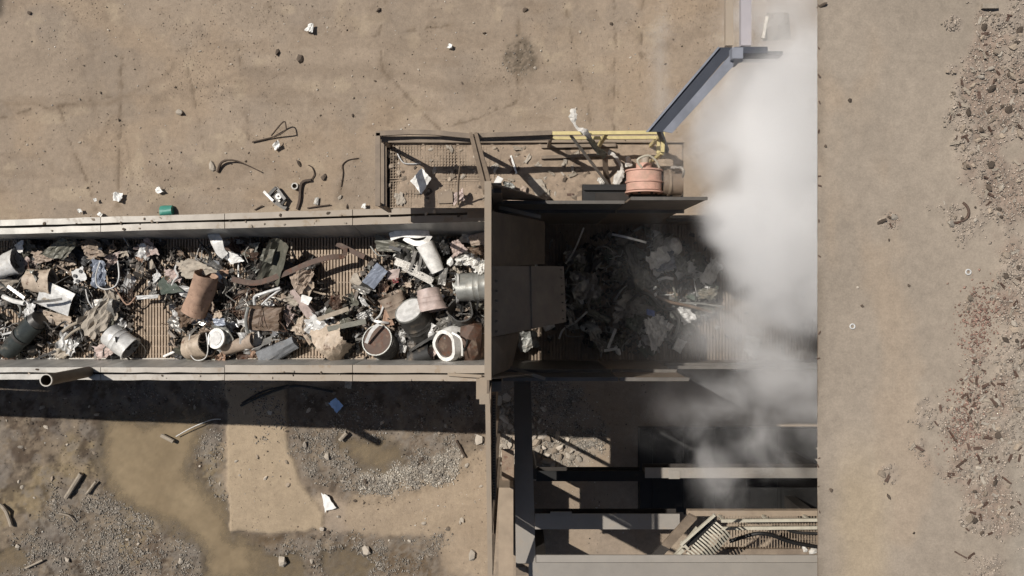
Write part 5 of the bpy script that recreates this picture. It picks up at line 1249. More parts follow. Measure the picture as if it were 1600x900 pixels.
fines('scrap_crumbs', 1400, BR, 'R', 22, grit_mat('shaded crumb metal', (98, 96, 90)), 'dark crumbs and shreds filling the shaded trough', .2)

# ================================================================== scrap in the shaded trough
T(can(BR(1050, 384, .2), BR(1054, 376, .42), .2, .06, 18, 5, False, False, .01, .05, 70, False), 'white_dome', m_white, 'white dome-shaped shell near the upper wall of the trough', 'dome', True)
qs([(1004, 500, .4), (1030, 490, .46), (1050, 510, .40), (1022, 552, .3)], 'crumpled_plate', m_lgrey, 'large pale crumpled plate at the edge of the smoke', 'plate', BR, 14, .08, 71, .15, freq=3.4)
T(quad_sheet([BR(1060, 528, .2), BR(1073, 534, .2), BR(1063, 552, .2), BR(1050, 545, .2)], 5, .02, 72, .1, .08), 'metal_brick', m_lgrey, 'small silvery pressed block right of the pale crumpled plate', 'block')
pts = [BR(942 + 17 * math.cos(a), 402 + 17 * math.sin(a), .3 + .03 * math.sin(a * 3)) for a in np.linspace(0, 2 * math.pi, 25)]
T(MB().tube(pts, .014, 6, cap=False), 'wire_ring', m_mgrey, 'thin grey wire ring in the shaded trough', 'ring', True)
for k, (P, lb, mm) in enumerate((([(972, 384, .36), (994, 390, .4), (1008, 436, .34), (990, 440, .3)], 'upper dark grey board right of the wire ring', m_dgrey), ([(990, 428, .38), (1012, 420, .4), (1016, 452, .34), (994, 456, .3)], 'dark olive board overlapping the grey board', m_olive),
        ([(1020, 396, .3), (1052, 392, .34), (1058, 420, .3), (1024, 424, .3)], 'blue-grey crumpled sheet below the white dome', m_blue), ([(1052, 396, .36), (1072, 402, .36), (1076, 430, .3), (1058, 424, .3)], 'pale crumpled sheet right of the blue-grey one', m_galv),
        ([(914, 480, .3), (956, 494, .3), (950, 506, .26), (918, 492, .26)], 'greenish flat plate below the foil in the trough', m_olive), ([(980, 488, .34), (1006, 494, .36), (1000, 520, .28), (976, 512, .28)], 'dark green crushed plate left of the pale crumpled plate', m_green),
        ([(808, 520, .3), (838, 514, .34), (842, 540, .26), (812, 552, .2)], 'grey-blue flat panel beneath the hood flap', m_galv), ([(890, 424, .36), (934, 426, .38), (930, 470, .3), (896, 466, .3)], 'crumpled foil-like sheet under the hood flap edge', m_mgrey))):
    qs(P, 'dark_sheet', mm, lb, 'sheet', BR, 10, .05 if k not in (2, 3, 7) else .09, 80 + k, .12, freq=3)
q = MB(); q.bar(BR(962, 514, .3), BR(950, 544, .24), .05, .02); q.bar(BR(944, 548, .2), BR(963, 545, .2), .05, .02); T(q, 'angle_strip', m_lgrey, 'pale L-shaped strip near the lower trough wall', 'strip')
tb([(1006, 452, .4), (1040, 470, .42), (1076, 478, .4), (1112, 488, .36)], .03, 'bent_pipe', m_brn, 'long bent brown pipe reaching into the smoke', 'pipe', BR)
tb([(1060, 474, .4), (1090, 474, .36), (1132, 480, .3)], .018, 'thin_rod', m_galv, 'thin pale rod beside the long bent pipe', 'rod', BR)
tb([(884, 412, .5), (898, 390, .62), (912, 356, .8)], .016, 'thin_rod', m_alu, 'thin bright rod sticking up beyond the hood flap', 'rod', BR)
tb([(986, 470, .4), (1000, 458, .46), (1016, 462, .46), (1028, 476, .4), (1040, 484, .36), (1056, 482, .34)], .03, 'black_hose', m_blk, 'looped black hose above the pale crumpled plate', 'hose', BR)
tb([(1050, 486, .36), (1060, 500, .34), (1056, 522, .26), (1050, 530, .2)], .028, 'grey_hose', m_galv, 'curved grey hose right of the pale crumpled plate', 'hose', BR)
qs([(1010, 482, .5), (1024, 486, .5), (1022, 494, .48), (1010, 492, .48)], 'blue_scrap', S('blue plastic', (98, 122, 190), .5, 0, 0), 'small blue plastic scrap above the pale crumpled plate', 'scrap', BR, 5, .03, 90, .15)
rb([(956, 366, .3), (980, 371, .34), (1010, 379, .3)], .04, 'bright_strip', m_alu, 'bright thin strip along the upper wall of the trough', 'strip', BR)
rb([(1028, 438, .42), (1040, 434, .46), (1052, 436, .42)], .05, 'bright_strip', m_lgrey, 'short curved pale strip below the blue-grey sheet', 'strip', BR)
for k, (px, py, lb) in enumerate(((1023, 450, 'upper of two tiny white bits above the blue scrap'), (1024, 460, 'lower of two tiny white bits above the blue scrap'))):
    chunk(BR(px, py, .5), .035, 95 + k, .8, .2).build('white_bit', m_white, label=lb, cat='bit')
# ================================================================== things lying on the walkway
qs([(641, 283, .10), (659, 262, .30), (674, 279, .26), (659, 303, .08)], 'white_sheet', m_white, 'square white sheet lying on the grating near the left handrail', 'sheet', PW, 9, .02, 101, .04)
qs([(712, 300, .12), (725, 293, .2), (729, 312, .12), (712, 318, .05)], 'torn_white_sheet', m_pink, 'torn pale sheet propped near the bent brace', 'sheet', PW, 8, .04, 102, .12, fold=.1)
rb([(782, 277, .2), (776, 288, .24), (773, 302, .12)], .10, 'white_scrap', m_white, 'bright white curled scrap right of the bent brace', 'scrap', PW, t=.008)
qs([(786, 282, .16), (804, 288, .18), (800, 304, .1), (790, 300, .1)], 'dark_scrap', m_galv, 'grey crumpled scrap beside the white curled scrap', 'scrap', PW, 8, .05, 103, .2)
rb([(771, 318, .05), (780, 310, .1), (794, 300, .12)], .04, 'pale_strip', m_card, 'pale strip lying below the white curled scrap', 'strip', PW)
rb([(798, 243, .03), (807, 271, .03)], .03, 'white_stick', m_white, 'thin white stick lying on the grating right of the brace', 'stick', PW)
qs([(823, 281, .04), (846, 280, .04), (856, 300, .04), (838, 308, .03)], 'fibre_board', m_card, 'flat tan board scrap in the dirt of the walkway', 'board', PW, 6, .01, 104, .08)
qs([(812, 292, .07), (822, 290, .08), (822, 302, .06), (812, 302, .05)], 'fibre_board', m_tan, 'small tan board scrap left of the flat board', 'board', PW, 6, .02, 105, .15)
qs([(616, 302, .02), (628, 300, .03), (634, 318, .02), (620, 322, .02)], 'plaster_patch', m_card, 'pale crumbling patch on the grating by the left handrail', 'patch', PW, 8, .02, 106, .25)
qs([(684, 300, .03), (706, 298, .03), (708, 317, .03), (684, 318, .03)], 'cover_plate', M_brail, 'square brown cover plate on the grating below the white sheet', 'plate', PW, 3, .003, 107)
tb([(621, 240, .03), (630, 254, .04), (645, 256, .04), (658, 255, .03)], .010, 'pale_wire', m_lgrey, 'thin pale wire curled on the grating at the left', 'wire', PW)
tb([(716, 320, .06), (716, 290, .5), (719, 258, 1.0)], .014, 'shadow_rod', M_brail, 'slim brown rod added as the shadow line above the torn pale sheet', 'rod', PW)  # brown rod standing in for a shadow wedge on the grating
q = MB(); q.bar(PW(846, 229, .05), PW(962, 227, .05), .05, .06); T(q, 'floor_bar', M_brail, 'upper brown bar across the walkway floor', 'bar')  # two thin brown bars across the floor plate
q = MB(); q.bar(PW(846, 246, .05), PW(945, 242, .05), .05, .06); T(q, 'floor_bar', M_brail, 'lower brown bar across the walkway floor', 'bar')
m_clod = mat('dried clod', (152, 134, 112), .95, 0, .3, 10, 0, dust=0, bump=.6, rnd=.35)
m_clod2 = mat('dark clod', (86, 72, 58), .95, 0, .3, 10, .1, dust=0, bump=.6, rnd=.3)
m_stone = mat('pale rubble stone', (170, 157, 138), .95, 0, .2, 8, 0, dust=.1, bump=.5, rnd=.25)
CH = []
for i in range(16):
    q = chunk((0, 0, 0), 1.0, 700 + i, .55, .38); CH.append([fill_mesh('clod', q.V, q.F, m) for m in (m_clod, m_clod2, m_stone)])
PLT = []
for i in range(8):
    q = quad_sheet([Vector((-1, -.35, 0)), Vector((1, -.3, .1)), Vector((.9, .35, .15)), Vector((-.8, .3, 0))], 4, .14, 760 + i, .10, .25); PLT.append([fill_mesh('flake', q.V, q.F, m) for m in (m_card, m_dkrust, m_wood)])
def clod(name, p, s, which, rr, label, group, cat, flake=False):
    o = bpy.data.objects.new(name, (rr.choice(PLT) if flake else rr.choice(CH))[which]); COL.objects.link(o); o.location = p; o.scale = (s, s, s)
    o.rotation_euler = (rr.uniform(-.3, .3), rr.uniform(-.3, .3), rr.uniform(0, 6.28)); return tag(o, label, cat, group)
rr = random.Random(31)
ANCH_W = [(657, 282, 'square white sheet'), (748, 260, 'bent brace'), (776, 290, 'white curled scrap'), (840, 294, 'flat tan board'), (920, 250, 'leaning pole'), (612, 250, 'left handrail'), (720, 306, 'torn pale sheet'), (802, 257, 'thin white stick'), (696, 308, 'brown cover plate'), (960, 270, 'twisted white cloth'), (625, 310, 'pale crumbling patch'), (690, 240, 'brown top rail'), (880, 300, 'black equipment box'), (860, 240, 'brown floor bars')]
ANCH_B = [(790, 620, 'hood end'), (788, 690, 'shadow edge by the guard wall'), (792, 735, 'rust-stained plate'), (838, 625, 'upper dark sloping beam'), (838, 690, 'middle dark sloping beam'), (838, 735, 'first long cross beam'), (890, 700, 'sunlit floor patch'), (880, 740, 'cross beam shadow')]
for i in range(130):
    while True:
        px, py = rr.uniform(606, 1050), rr.uniform(228, 317)
        if px > 880 and py < 250: continue
        if px < 765 or rr.random() < (.25 + .75 * (py - 228) / 90) or px < 845: break
    if px > 905 and py > 285: continue
    clod('clod', PW(px, py, .0), rr.uniform(.012, .055), rr.choice((0, 0, 0, 1, 2)), rr, 'dusty clod on the walkway ' + near(px, py, ANCH_W), 'clods on the walkway', 'clod')
for i in range(26):
    px, py = rr.uniform(765, 900), rr.uniform(232, 316)
    clod('flake', PW(px, py, .02), rr.uniform(.04, .09), rr.choice((0, 1, 2)), rr, 'flat flake on the walkway ' + near(px, py, ANCH_W), 'flakes on the walkway', 'flake', True)

# ================================================================== things lying on the yard
m_whitep = mat('white plastic litter', (226, 224, 216), .6, 0, .1, 9, .03, dust=.08, bump=.2, rnd=.03)
def litter(px, py, s, name, m, label, seed, amp=.03, n=6):
    c = GR(px, py, .07); rr_ = np.random.RandomState(seed)
    an = rr_.rand() * 6.28; A = [c + Vector((math.cos(an + k * 1.57 + (rr_.rand() - .5) * .7) * s * (.7 + .6 * rr_.rand()), math.sin(an + k * 1.57) * s * (.7 + .6 * rr_.rand()), rr_.rand() * .06)) for k in range(4)]
    return T(quad_sheet(A, n, amp, seed, .008, .15), name, m, label, 'litter')
litter(485, 44, .13, 'white_litter', m_whitep, 'white crumpled scrap on open ground near the top edge', 201, .05)
litter(433, 228, .11, 'white_litter', m_whitep, 'white scrap just below the bent wire loop', 202, .06)
litter(186, 309, .13, 'white_litter', m_whitep, 'pale torn scrap above the rail at the left', 203, .05)
litter(150, 313, .06, 'white_litter', m_whitep, 'small pale scrap left of the torn scrap above the rail', 204)
litter(248, 298, .10, 'white_litter', m_whitep, 'pale square scrap above the turquoise container', 205, .03)
litter(125, 329, .07, 'white_litter', m_whitep, 'small dull scrap above the rail at the far left', 206)
litter(158, 335, .09, 'white_litter', m_whitep, 'white rag end touching the upper rail', 207)
litter(570, 322, .09, 'white_litter', m_whitep, 'pale flat scrap just left of the walkway corner', 208)
litter(704, 72, .07, 'white_litter', m_whitep, 'tiny white scrap on open ground left of the dark patch', 209)
litter(543, 600, .12, 'white_litter', m_card, 'pale square scrap in the conveyor shadow below the lower rail', 210)
rr = random.Random(77)
qs([(502, 770, .1), (512, 774, .12), (525, 793, .1), (508, 800, .08)], 'white_board', m_whitep, 'bright white broken board lying on the muddy slab', 'board', GR, 6, .015, 211, .12)
qs([(514, 630, .12), (524, 621, .2), (537, 633, .14), (526, 645, .1)], 'blue_cloth', mat('bright blue plastic', (150, 190, 240), .6, 0, .12, 8, 0, dust=.05, rnd=0), 'bright blue plastic piece in the shadow under the conveyor', 'plastic', GR, 7, .03, 212, .1)
o = T(can(GR(252, 330, .08), GR(270, 329, .08), .13, .12, 14, 4, False, False, .01, .08, 213), 'turquoise_container', mat('turquoise plastic', (52, 138, 118), .45, 0, .15, 8, 0, dust=.15, rnd=0), 'turquoise plastic container lying against the upper rail', 'container', True)
m_iron = mat('rusty rebar', (78, 62, 48), .8, .1, .3, 12, .3, dust=.2, rnd=.1)
tb([(394, 222, .05), (430, 213, .07), (446, 204, .25), (447, 199, .3), (443, 190, .25), (424, 212, .06)], .018, 'bent_wire', m_iron, 'dark bent wire loop lying on open ground', 'wire', GR)
tb([(340, 269, .03), (344, 257, .08), (352, 251, .12), (372, 252, .1), (409, 269, .04)], [.034] * 5 + [.03] * 4 + [.02] * 4 + [.014] * 4, 'bent_rod', m_iron, 'dark hooked rod lying on open ground', 'rod', GR)
T(ribbon(smooth_path([GR(464, 327, .04), GR(468, 312, .05), GR(471, 286, .06), GR(486, 281, .06)], 4), .055, .04), 'dark_angle_bar', m_iron, 'dark angled bar standing near the upper rail', 'bar')
tb([(486, 281, .03), (491, 272, .03), (488, 262, .03), (482, 258, .03)], .014, 'loose_wire', m_iron, 'loose wire curling above the dark angled bar', 'wire', GR)
tb([(533, 292, .02), (536, 270, .02), (535, 258, .02), (544, 250, .02), (560, 247, .02)], .012, 'loose_wire', m_iron, 'loose thin wire wandering left of the walkway corner', 'wire', GR)
tb([(480, 325, .03), (500, 322, .04), (516, 320, .04)], .016, 'loose_wire', m_iron, 'straight thin wire lying along the upper rail', 'wire', GR)
tb([(398, 328, .03), (410, 321, .05)], .016, 'loose_wire', m_iron, 'short dark wire left of the square bracket', 'wire', GR)
br = empty('square_bracket', GR(430, 307, 0), 'broken square metal bracket with a white washer above the rail', 'bracket')
for a, b, wd in (((420, 305), (432, 293), .07), ((432, 293), (446, 312), .07), ((446, 312), (440, 320), .06)):
    MB().bar(GR(*a, .1), GR(*b, .14), wd, .08).build('arm', m_dgrey, br)
quad_sheet([GR(424, 306, .08), GR(434, 297, .1), GR(444, 310, .08), GR(432, 318, .06)], 4, .02, 215, .02).build('plate', m_mgrey, br)
c = GR(435.5, 307, .13); MB().tube([c, c + Vector((0, 0, .03))], .075, 16).build('washer', m_white, br, smooth=True)
MB().tube([c + Vector((0, 0, .03)), c + Vector((0, 0, .035))], .025, 10).build('washer_hole', m_blk, br)
q = MB(); q.bar(GR(412, 299, .14), GR(427, 314, .16), .06, .03); T(q, 'white_bar', m_white, 'short white bar lying beside the square bracket', 'bar')
q = MB(); q.bar(GR(427, 314, .10), GR(447, 326, .06), .10, .04); T(q, 'grey_bar', m_mgrey, 'grey flat bar running from the white bar under the upper rail', 'bar')
c = GR(461, 291, .05); o = T(MB().tube([c - Vector((0, 0, .06)), c + Vector((0, 0, .05))], .085, 16, hollow=.35), 'metal_ring', m_mgrey, 'small grey metal ring beside the dark angled bar', 'ring', True)
qs([(492, 309, .05), (498, 308, .05), (497, 320, .05), (490, 319, .05)], 'grey_tile', m_mgrey, 'small dark grey tile near the upper rail', 'tile', GR, 3, .005, 216)
for k, (px, py, s, w_, lb) in enumerate(((280, 175, .14, 2, 'pale grey stone alone on the open ground'), (434, 82, .12, 1, 'dark clod at the upper left of the pair near the top'), (470, 92, .16, 1, 'dark clod at the lower right of the pair near the top'), (331, 260, .15, 2, 'broken pale stone beside the hooked rod'), (468, 256, .12, 1, 'dark clod above the dark angled bar'),
        (506, 276, .13, 1, 'dark wedge-shaped clod right of the dark angled bar'), (531, 308, .09, 2, 'round pale stone left of the walkway corner'), (542, 322, .08, 1, 'small dark clod touching the rail left of the walkway'), (186, 188, .05, 1, 'tiny dark stone on the ground crack'), (268, 264, .05, 1, 'tiny dark stone above the turquoise container'), (45, 20, .08, 1, 'small dark clod near the top left corner'),
        (592, 16, .09, 1, 'small dark clod near the top edge'), (757, 52, .06, 1, 'dark pebble near the long ground crack'), (820, 15, .10, 1, 'dark scrap clod on the long ground crack'), (955, 38, .08, 1, 'dark stone left of the pale streak at the top'), (836, 106, .07, 2, 'pale stone in the dark gritty patch'), (722, 130, .05, 1, 'thin dark stone above the walkway'),
        (551, 180, .06, 1, 'grey pebble on the ground above the walkway corner'), (985, 90, .05, 2, 'pale pebble near the gutter'), (1040, 100, .05, 1, 'dark pebble left of the gutter'), (748, 687, .18, 2, 'pale rounded stone at the shadow edge beside the guard wall'), (738, 867, .18, 2, 'pale flat stone on the slab by the guard wall'), (722, 812, .1, 2, 'small pale stone on the slab above the flat stone'),
        (730, 727, .1, 2, 'small whitish stone below the dark stick'), (752, 760, .08, 2, 'tiny whitish stone beside the guard wall'), (572, 860, .16, 2, 'pale angular stone in the lower gravel'), (440, 878, .2, 2, 'pale stone in the lower puddle mud'), (105, 875, .1, 2, 'grey stone in the mud at the lower left'), (476, 695, .12, 2, 'pale stone at the rim of the gravel'), (512, 712, .14, 2, 'whitish stone lump in the mud below the conveyor'))):
    clod('stone', GR(px, py, s * .16), s * .68, w_, rr, lb, None, 'stone')
for P, r_, nm, lb in (([(103, 778, .05), (127, 740, .08)], .06, 'timber_stick', 'pale timber stick lying in the mud left of the puddle'), ([(135, 772, .05), (150, 752, .06)], .03, 'timber_stick', 'short thin stick right of the pale timber stick'), ([(0, 788, .05), (10, 800, .07), (18, 822, .05)], .045, 'timber_stick', 'curved stick at the left edge of the mud'),
                      ([(40, 888, .04), (67, 875, .05)], .025, 'timber_stick', 'thin stick at the lower left corner'), ([(252, 680, .04), (271, 690, .06)], .05, 'timber_stick', 'short pale stick floating at the top of the puddle'), ([(92, 802, .04), (108, 806, .06), (116, 815, .04)], .02, 'timber_stick', 'thin curved twig in the mud'),
                      ([(713, 688, .04), (727, 714, .05)], .03, 'timber_stick', 'dark straight stick at the edge of the conveyor shadow'), ([(531, 688, .06), (542, 676, .1)], .05, 'timber_stick', 'pale stick at the shadow edge in the gravel')):
    tb(P, r_, nm, m_iron if 'dark' in lb else m_wood, lb, 'stick', GR)
tb([(275, 682, .05), (300, 668, .1), (330, 656, .1), (345, 655, .05)], .012, 'pale_cable', m_lgrey, 'thin pale cable crossing into the shadow beside the puddle', 'cable', GR)
tb([(376, 634, .05), (400, 622, .08), (440, 607, .12), (470, 603, .15), (520, 612, .1)], .03, 'dark_hose', m_blk, 'long dull hose lying in the shadow under the conveyor', 'hose', GR)
tb([(378, 630, .05), (410, 612, .08), (450, 602, .12)], .02, 'dark_hose', m_blk, 'second dull hose beside the long one under the conveyor', 'hose', GR)
ANCH_G = [(485, 44, 'white scrap near the top edge'), (280, 175, 'lone pale grey stone'), (434, 210, 'bent wire loop'), (375, 260, 'hooked rod'), (432, 306, 'square bracket'), (470, 300, 'dark angled bar'), (186, 309, 'pale torn scrap'), (262, 328, 'turquoise container'), (815, 95, 'dark gritty patch'), (450, 87, 'pair of dark clods'), (150, 290, 'left ground crack'), (560, 250, 'thin wandering wire'), (640, 170, 'walkway corner'), (960, 90, 'gutter'), (90, 60, 'top left corner'), (640, 60, 'top edge between the cracks'), (330, 60, 'faint tyre band'), (40, 200, 'left photo edge'), (120, 760, 'pale timber stick'), (260, 740, 'large puddle'), (430, 740, 'pale slab'), (515, 785, 'bright white broken board'), (580, 710, 'small round puddle'), (660, 740, 'pale gravel band'), (740, 790, 'guard wall'), (525, 633, 'bright blue plastic'), (430, 615, 'dull hoses'), (230, 860, 'rust-stained mud'), (60, 860, 'lower left puddle'), (600, 870, 'lower gravel'), (60, 640, 'conveyor shadow at the left'), (690, 640, 'conveyor shadow at the guard wall')]
ANCH_F = [(1545, 10, 'timber offcut'), (1494, 330, 'hoop fragment'), (1513, 425, 'pale ring in the rubble'), (1558, 627, 'whitest chunk'), (1510, 640, 'rusty heap'), (1470, 690, 'tip of the rusty heap'), (1390, 345, 'lone pale mud lump'), (1392, 740, 'lower lone mud lump'), (1575, 160, 'upper photo edge'), (1575, 500, 'photo edge midway'), (1575, 800, 'lower right corner'), (1500, 180, 'upper rubble strip'), (1510, 560, 'reddish brick crumbs'), (1520, 850, 'lowest dark sliver')]
# small stones that only their place tells apart
for i in range(110):
    px, py = rr.uniform(10, 1010), rr.uniform(5, 318)
    if 585 < px and py > 195: continue
    clod('pebble', GR(px, py, .012), rr.uniform(.012, .032), rr.choice((0, 0, 1, 2, 2)), rr, 'small pebble on the yard ' + near(px, py, ANCH_G), 'pebbles on the open yard', 'pebble')
for i in range(120):
    px, py = rr.uniform(5, 750), rr.uniform(606, 895)
    g = GR(px, py); i1 = min(max(np.searchsorted(GX, g.x), 1), nxg - 2); j1 = min(max(np.searchsorted(GY, g.y), 1), nyg - 2)
    if pud[i1, j1] > .3: continue
    clod('pebble', GR(px, py, .012 + float(zz[i1, j1])), rr.uniform(.02, .07), rr.choice((0, 1, 2, 2)), rr, 'small stone in the mud ' + near(px, py, ANCH_G), 'stones in the mud below the conveyor', 'pebble')
for i in range(150):
    px, py = rr.uniform(778, 905), rr.uniform(600, 750)
    if px > 850 and py < 680: continue
    clod('rubble_chunk', GR(px, py, rr.uniform(.0, .06)), rr.uniform(.04, .13), rr.choice((2, 2, 0)), rr, 'pale rubble chunk ' + near(px, py, ANCH_B), 'rubble chunks beside the guard wall', 'rubble')

rr = random.Random(44)
for i in range(46):
    up_ = rr.random() < .55; px = rr.uniform(20, 745); t_ = px / 757
    py = (345 + (322 - 345) * t_ + rr.uniform(0, 20)) if up_ else (577 + rr.uniform(0, 17))
    clod('clod', RL(px, py, .012), rr.uniform(.012, .034), rr.choice((0, 0, 1, 2)), rr, 'clod on the ' + ('upper' if up_ else 'lower') + ' rail ' + near(px, 400 if up_ else 560, ANCH_L), 'clods on the conveyor rails', 'clod')
# ================================================================== rubble on the dusty roof
rr = random.Random(55)
def roof_ok(px, py, t):
    x = RF(px, py); i = int(np.clip(np.searchsorted(rx[:, 0], x.x), 1, a_ - 2)); j = int(np.clip(np.searchsorted(ry[0], x.y), 1, b_ - 2))
    return rub[i, j] > t, ROOFZ + rz[i, j]
n = 0
while n < 290:
    px, py = rr.uniform(1370, 1598), rr.uniform(2, 898); ok, z = roof_ok(px, py, rr.uniform(.2, .8))
    if not ok: continue
    n += 1; p = at(px, py, z + .012); f = rr.random() < .55
    if f: clod('flake', p, rr.uniform(.025, .055), rr.choice((0, 1, 1, 2)), rr, 'thin flake on the roof ' + near(px, py, ANCH_F), 'flakes in the roof rubble', 'flake', True)
    else: clod('rubble_chunk', p, rr.uniform(.014, .05), rr.choice((0, 0, 0, 1, 1, 2)), rr, 'small rubble chunk on the roof ' + near(px, py, ANCH_F), 'rubble chunks on the roof', 'rubble')
for k, (px, py, s, w_, lb) in enumerate(((1558, 627, .07, 2, 'whitest rubble chunk on the roof, above the rusty heap'), (1285, 8, .07, 1, 'dark chunk at the top corner of the roof edge'), (1328, 157, .045, 1, 'small dark chunk on the bare upper roof'), (1290, 228, .03, 1, 'dark crumb near the roof edge below the top corner'), (1420, 446, .03, 1, 'dark crumb on the bare roof left of the rubble'), (1347, 478, .035, 1, 'dark crumb above the pale ring on the roof'),
        (1389, 776, .05, 1, 'dark crumb just below the lone mud lump on the roof'), (1299, 766, .04, 1, 'dark crumb on the lower roof near the edge'), (1428, 833, .03, 1, 'dark crumb on the lower roof'), (1389, 375, .03, 1, 'dark crumb below the pale mud lump'), (1510, 590, .05, 2, 'pale chunk near the rubble heap tip'), (1596, 165, .05, 1, 'dark chunk at the right photo edge of the roof'), (1340, 449, .025, 2, 'pale crumb on the middle of the bare roof'))):
    clod('rubble_chunk', RF(px, py, s * .2), s * .6, w_, rr, lb, None, 'rubble')
q = MB(); q.bar(RF(1534, 10, .04), RF(1559, 10, .04), .055, .04); T(q, 'timber_offcut', m_wood, 'pale timber offcut on the rubble at the top of the roof', 'timber')
for px, py, r_, lb in ((1332, 510, .028, 'small pale ring lying on the bare roof'), (1513, 425, .03, 'pale ring in the roof rubble')):
    c = RF(px, py, .012); pts = [c + Vector((math.cos(a) * r_, math.sin(a) * r_, 0)) for a in np.linspace(0, 2 * math.pi, 17)]; T(MB().tube(pts, .009, 6, cap=False), 'metal_ring', m_lgrey, lb, 'ring', True)
pts = [RF(1494 + 22 * math.cos(a), 330 + 18 * math.sin(a), .05) for a in np.linspace(-.9, 1.9, 12)]; T(MB().tube([p_ - Vector((0, 0, .02 + .03 * abs(k_ - 5.5) / 5.5)) for k_, p_ in enumerate(pts)], .016, 7), 'hoop_fragment', m_dkrust, 'dark curved hoop fragment half buried in roof rubble', 'hoop', True)
for a, b, lb in (((1480, 668), (1494, 690), 'dark sliver on the left side of the rusty heap'), ((1494, 730), (1510, 718), 'dark sliver at the foot of the rusty heap'), ((1504, 634), (1512, 640), 'short dark sliver at the top of the rusty heap'), ((1566, 745), (1580, 756), 'dark sliver on the lower right rubble'), ((1492, 862), (1510, 872), 'dark sliver on the lowest rubble')):
    q = MB(); q.bar(RF(*a, .02), RF(*b, .03), .018, .02); T(q, 'dark_sliver', m_dkrust, lb, 'sliver')
# crumbs of the roof rubble and of its ragged edge
def roof_place(n):
    out = []
    while len(out) < n:
        px, py = rr.uniform(1365, 1612), rr.uniform(-12, 912)
        ok, z = roof_ok(px, py, rr.uniform(.1, .9))
        if ok: p = RF(px, py); out.append((p.x, p.y))
    return np.array(out)
def roof_z(xy):
    i = np.clip(np.searchsorted(rx[:, 0], xy[:, 0]), 1, a_ - 2); j = np.clip(np.searchsorted(ry[0], xy[:, 1]), 1, b_ - 2); return ROOFZ + rz[i, j]
grit('roof_grit', 15000, roof_place, .003, .022, grit_mat('roof grit', (166, 150, 131)), 'dusty crumbs of rubble strewn along the roof', roof_z)
def red_place(n): return np.array([tuple(RF(rr.gauss(1510, 16) - (py - 640) * .15, py))[:2] for py in [rr.choice((rr.gauss(650, 34), rr.gauss(500, 30))) for _ in range(n)]])
grit('brick_grit', 1500, red_place, .006, .024, grit_mat('brick crumbs', (150, 114, 96)), 'reddish brick crumbs in the roof rubble', roof_z)
rr = random.Random(91)
for py in (8, 75, 118, 160, 205, 275, 290, 345, 400, 520, 560, 716, 728, 760, 800):
    p = RF(1279 + rr.uniform(-1, 2), py, .01)
    clod('flake', p, rr.uniform(.012, .026), 1, rr, 'dark flake hanging on the ragged roof edge', 'flakes along the roof edge', 'flake', True)
for k, (py) in enumerate((702, 720)):
    a = RF(1280, py + 4, -.05); q = MB(); q.add([a, RF(1280, py - 3, -.05), RF(1273, py - 3, -.05), a + Vector((0, 0, -.01)), RF(1280, py - 3, -.06), RF(1273, py - 3, -.06)], [(0, 1, 2), (5, 4, 3), (0, 3, 4, 1), (1, 4, 5, 2), (2, 5, 3, 0)])
    T(q, 'bent_flashing', M_grey, ('upper', 'lower')[k] + ' of two small bent flashing points at the roof edge', 'flashing')

# ================================================================== smoke from the shredder
X0s, X1s, Y0s, Y1s, Z0s, Z1s = .5, 7.6, -4.6, 5.6, 2.9, 10.15
q = MB(); q.box((X0s, Y0s, Z0s), (X1s, Y1s, Z1s))
sm = bpy.data.materials.new('smoke'); sm.use_nodes = True; t = sm.node_tree; N = t.nodes; L = t.links
N.remove(N['Principled BSDF']); out = N['Material Output']
pv = N.new('ShaderNodeVolumePrincipled'); pv.inputs['Color'].default_value = (.99, .987, .98, 1); pv.inputs['Anisotropy'].default_value = 0.0
L.new(pv.outputs[0], out.inputs['Volume'])
ge = N.new('ShaderNodeNewGeometry')
nz = N.new('ShaderNodeTexNoise'); nz.inputs['Scale'].default_value = 1.15; nz.inputs['Detail'].default_value = 6; nz.inputs['Roughness'].default_value = .6; nz.inputs['Distortion'].default_value = .9
L.new(ge.outputs['Position'], nz.inputs['Vector'])
def math_(op, a, b=None, clamp=False):
    m = N.new('ShaderNodeMath'); m.operation = op; m.use_clamp = clamp
    for i, v in enumerate((a, b)):
        if v is None: continue
        if isinstance(v, (int, float)): m.inputs[i].default_value = v
        else: L.new(v, m.inputs[i])
    return m.outputs[0]
blobs = SMOKE_BLOBS = [  # centre, radii, weight
    (at(1245, 300, 8.2), (1.0, 1.7, 2.0), 1.0), (at(1215, 190, 8.2), (.75, 1.0, 1.6), .95), (at(1262, 400, 7.8), (.85, .9, 1.9), 1.0),
    (at(1165, 340, 7.8), (.62, .55, 1.2), .95), (at(1240, 120, 7.8), (.8, .8, 1.5), .6), (at(1150, 625, 6.0), (1.3, .7, 1.0), .22), (at(1235, 590, 6.2), (1.1, .8, 1.2), .28), (at(1115, 735, 5.6), (.6, .8, .9), .17), (at(1150, 220, 8.0), (.7, .8, 1.0), .6), (at(1235, 465, 7.2), (.7, .6, 1.2), .7), (at(1170, 515, 6.2), (.9, .75, 1.0), .40), (at(1115, 520, 5.6), (.7, .7, .8), .22), (at(1060, 630, 5.4), (.9, .7, .8), .15), (at(1190, 670, 5.6), (1.0, .8, .9), .19), (at(1270, 640, 6.0), (.8, .9, 1.0), .22), (at(1220, 40, 7.6), (.8, .8, 1.4), .34), (at(1033, 85, 8.0), (.16, 2.2, .5), .12), (at(1075, 215, 8.0), (.6, .6, .7), .16)]
mx = None
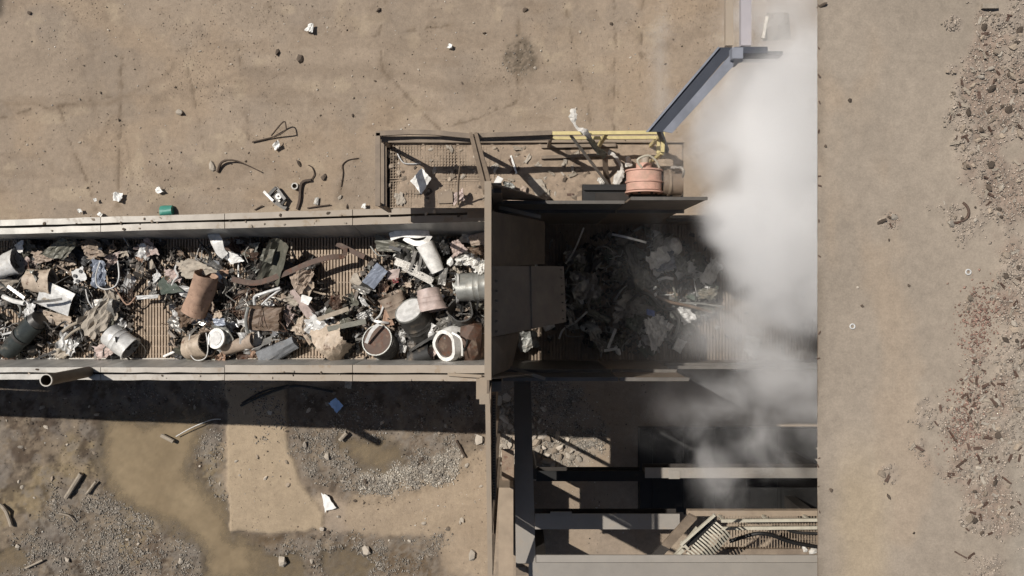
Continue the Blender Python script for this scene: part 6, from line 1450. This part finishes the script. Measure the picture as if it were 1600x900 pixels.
for c, r_, wgt in blobs:
    s1 = N.new('ShaderNodeVectorMath'); s1.operation = 'SUBTRACT'; L.new(ge.outputs['Position'], s1.inputs[0]); s1.inputs[1].default_value = tuple(c)
    s2 = N.new('ShaderNodeVectorMath'); s2.operation = 'DIVIDE'; L.new(s1.outputs[0], s2.inputs[0]); s2.inputs[1].default_value = r_
    s3 = N.new('ShaderNodeVectorMath'); s3.operation = 'LENGTH'; L.new(s2.outputs[0], s3.inputs[0])
    v = math_('MULTIPLY', math_('SUBTRACT', 1.35, s3.outputs['Value']), wgt)
    mx = v if mx is None else math_('MAXIMUM', mx, v)
nn_ = math_('MULTIPLY', math_('SUBTRACT', nz.outputs['Fac'], .5), 2.7)
dn = math_('ADD', mx, math_('MULTIPLY', nn_, math_('ADD', .25, math_('MULTIPLY', mx, .6, True))))
mr = N.new('ShaderNodeMapRange'); mr.interpolation_type = 'SMOOTHSTEP'; mr.inputs[1].default_value = .03; mr.inputs[2].default_value = 1.15; mr.inputs[3].default_value = 0; mr.inputs[4].default_value = 1.0
L.new(dn, mr.inputs[0])
# fade out towards the faces of the box so that no wall of smoke shows
sp = N.new('ShaderNodeSeparateXYZ'); L.new(ge.outputs['Position'], sp.inputs[0])
f = None
for k, (lo, hi, w_) in enumerate(((X0s, X1s, .5), (Y0s, Y1s, .6), (Z0s, Z1s, .8))):
    for a_1, b_1 in ((lo, lo + w_), (hi, hi - w_)):
        r_ = N.new('ShaderNodeMapRange'); r_.inputs[1].default_value = a_1; r_.inputs[2].default_value = b_1; L.new(sp.outputs[k], r_.inputs[0])
        f = r_.outputs[0] if f is None else math_('MULTIPLY', f, r_.outputs[0])
s1 = N.new('ShaderNodeVectorMath'); s1.operation = 'SUBTRACT'; L.new(ge.outputs['Position'], s1.inputs[0]); s1.inputs[1].default_value = tuple(at(1075, 500, 6.3))
s2 = N.new('ShaderNodeVectorMath'); s2.operation = 'DIVIDE'; L.new(s1.outputs[0], s2.inputs[0]); s2.inputs[1].default_value = (2.3, 2.6, 2.4)
s3 = N.new('ShaderNodeVectorMath'); s3.operation = 'LENGTH'; L.new(s2.outputs[0], s3.inputs[0])
veil = math_('MULTIPLY', math_('MULTIPLY', math_('SUBTRACT', 1.0, s3.outputs['Value'], True), nz.outputs['Fac']), .12)   # thin drifting veil
L.new(math_('MULTIPLY', math_('ADD', math_('MULTIPLY', mr.outputs[0], 6.5), veil), f), pv.inputs['Density'])
so_ = q.build('smoke', sm); tag(so_, 'thick pale smoke billowing up from the shredder against the roof edge', kind='stuff')
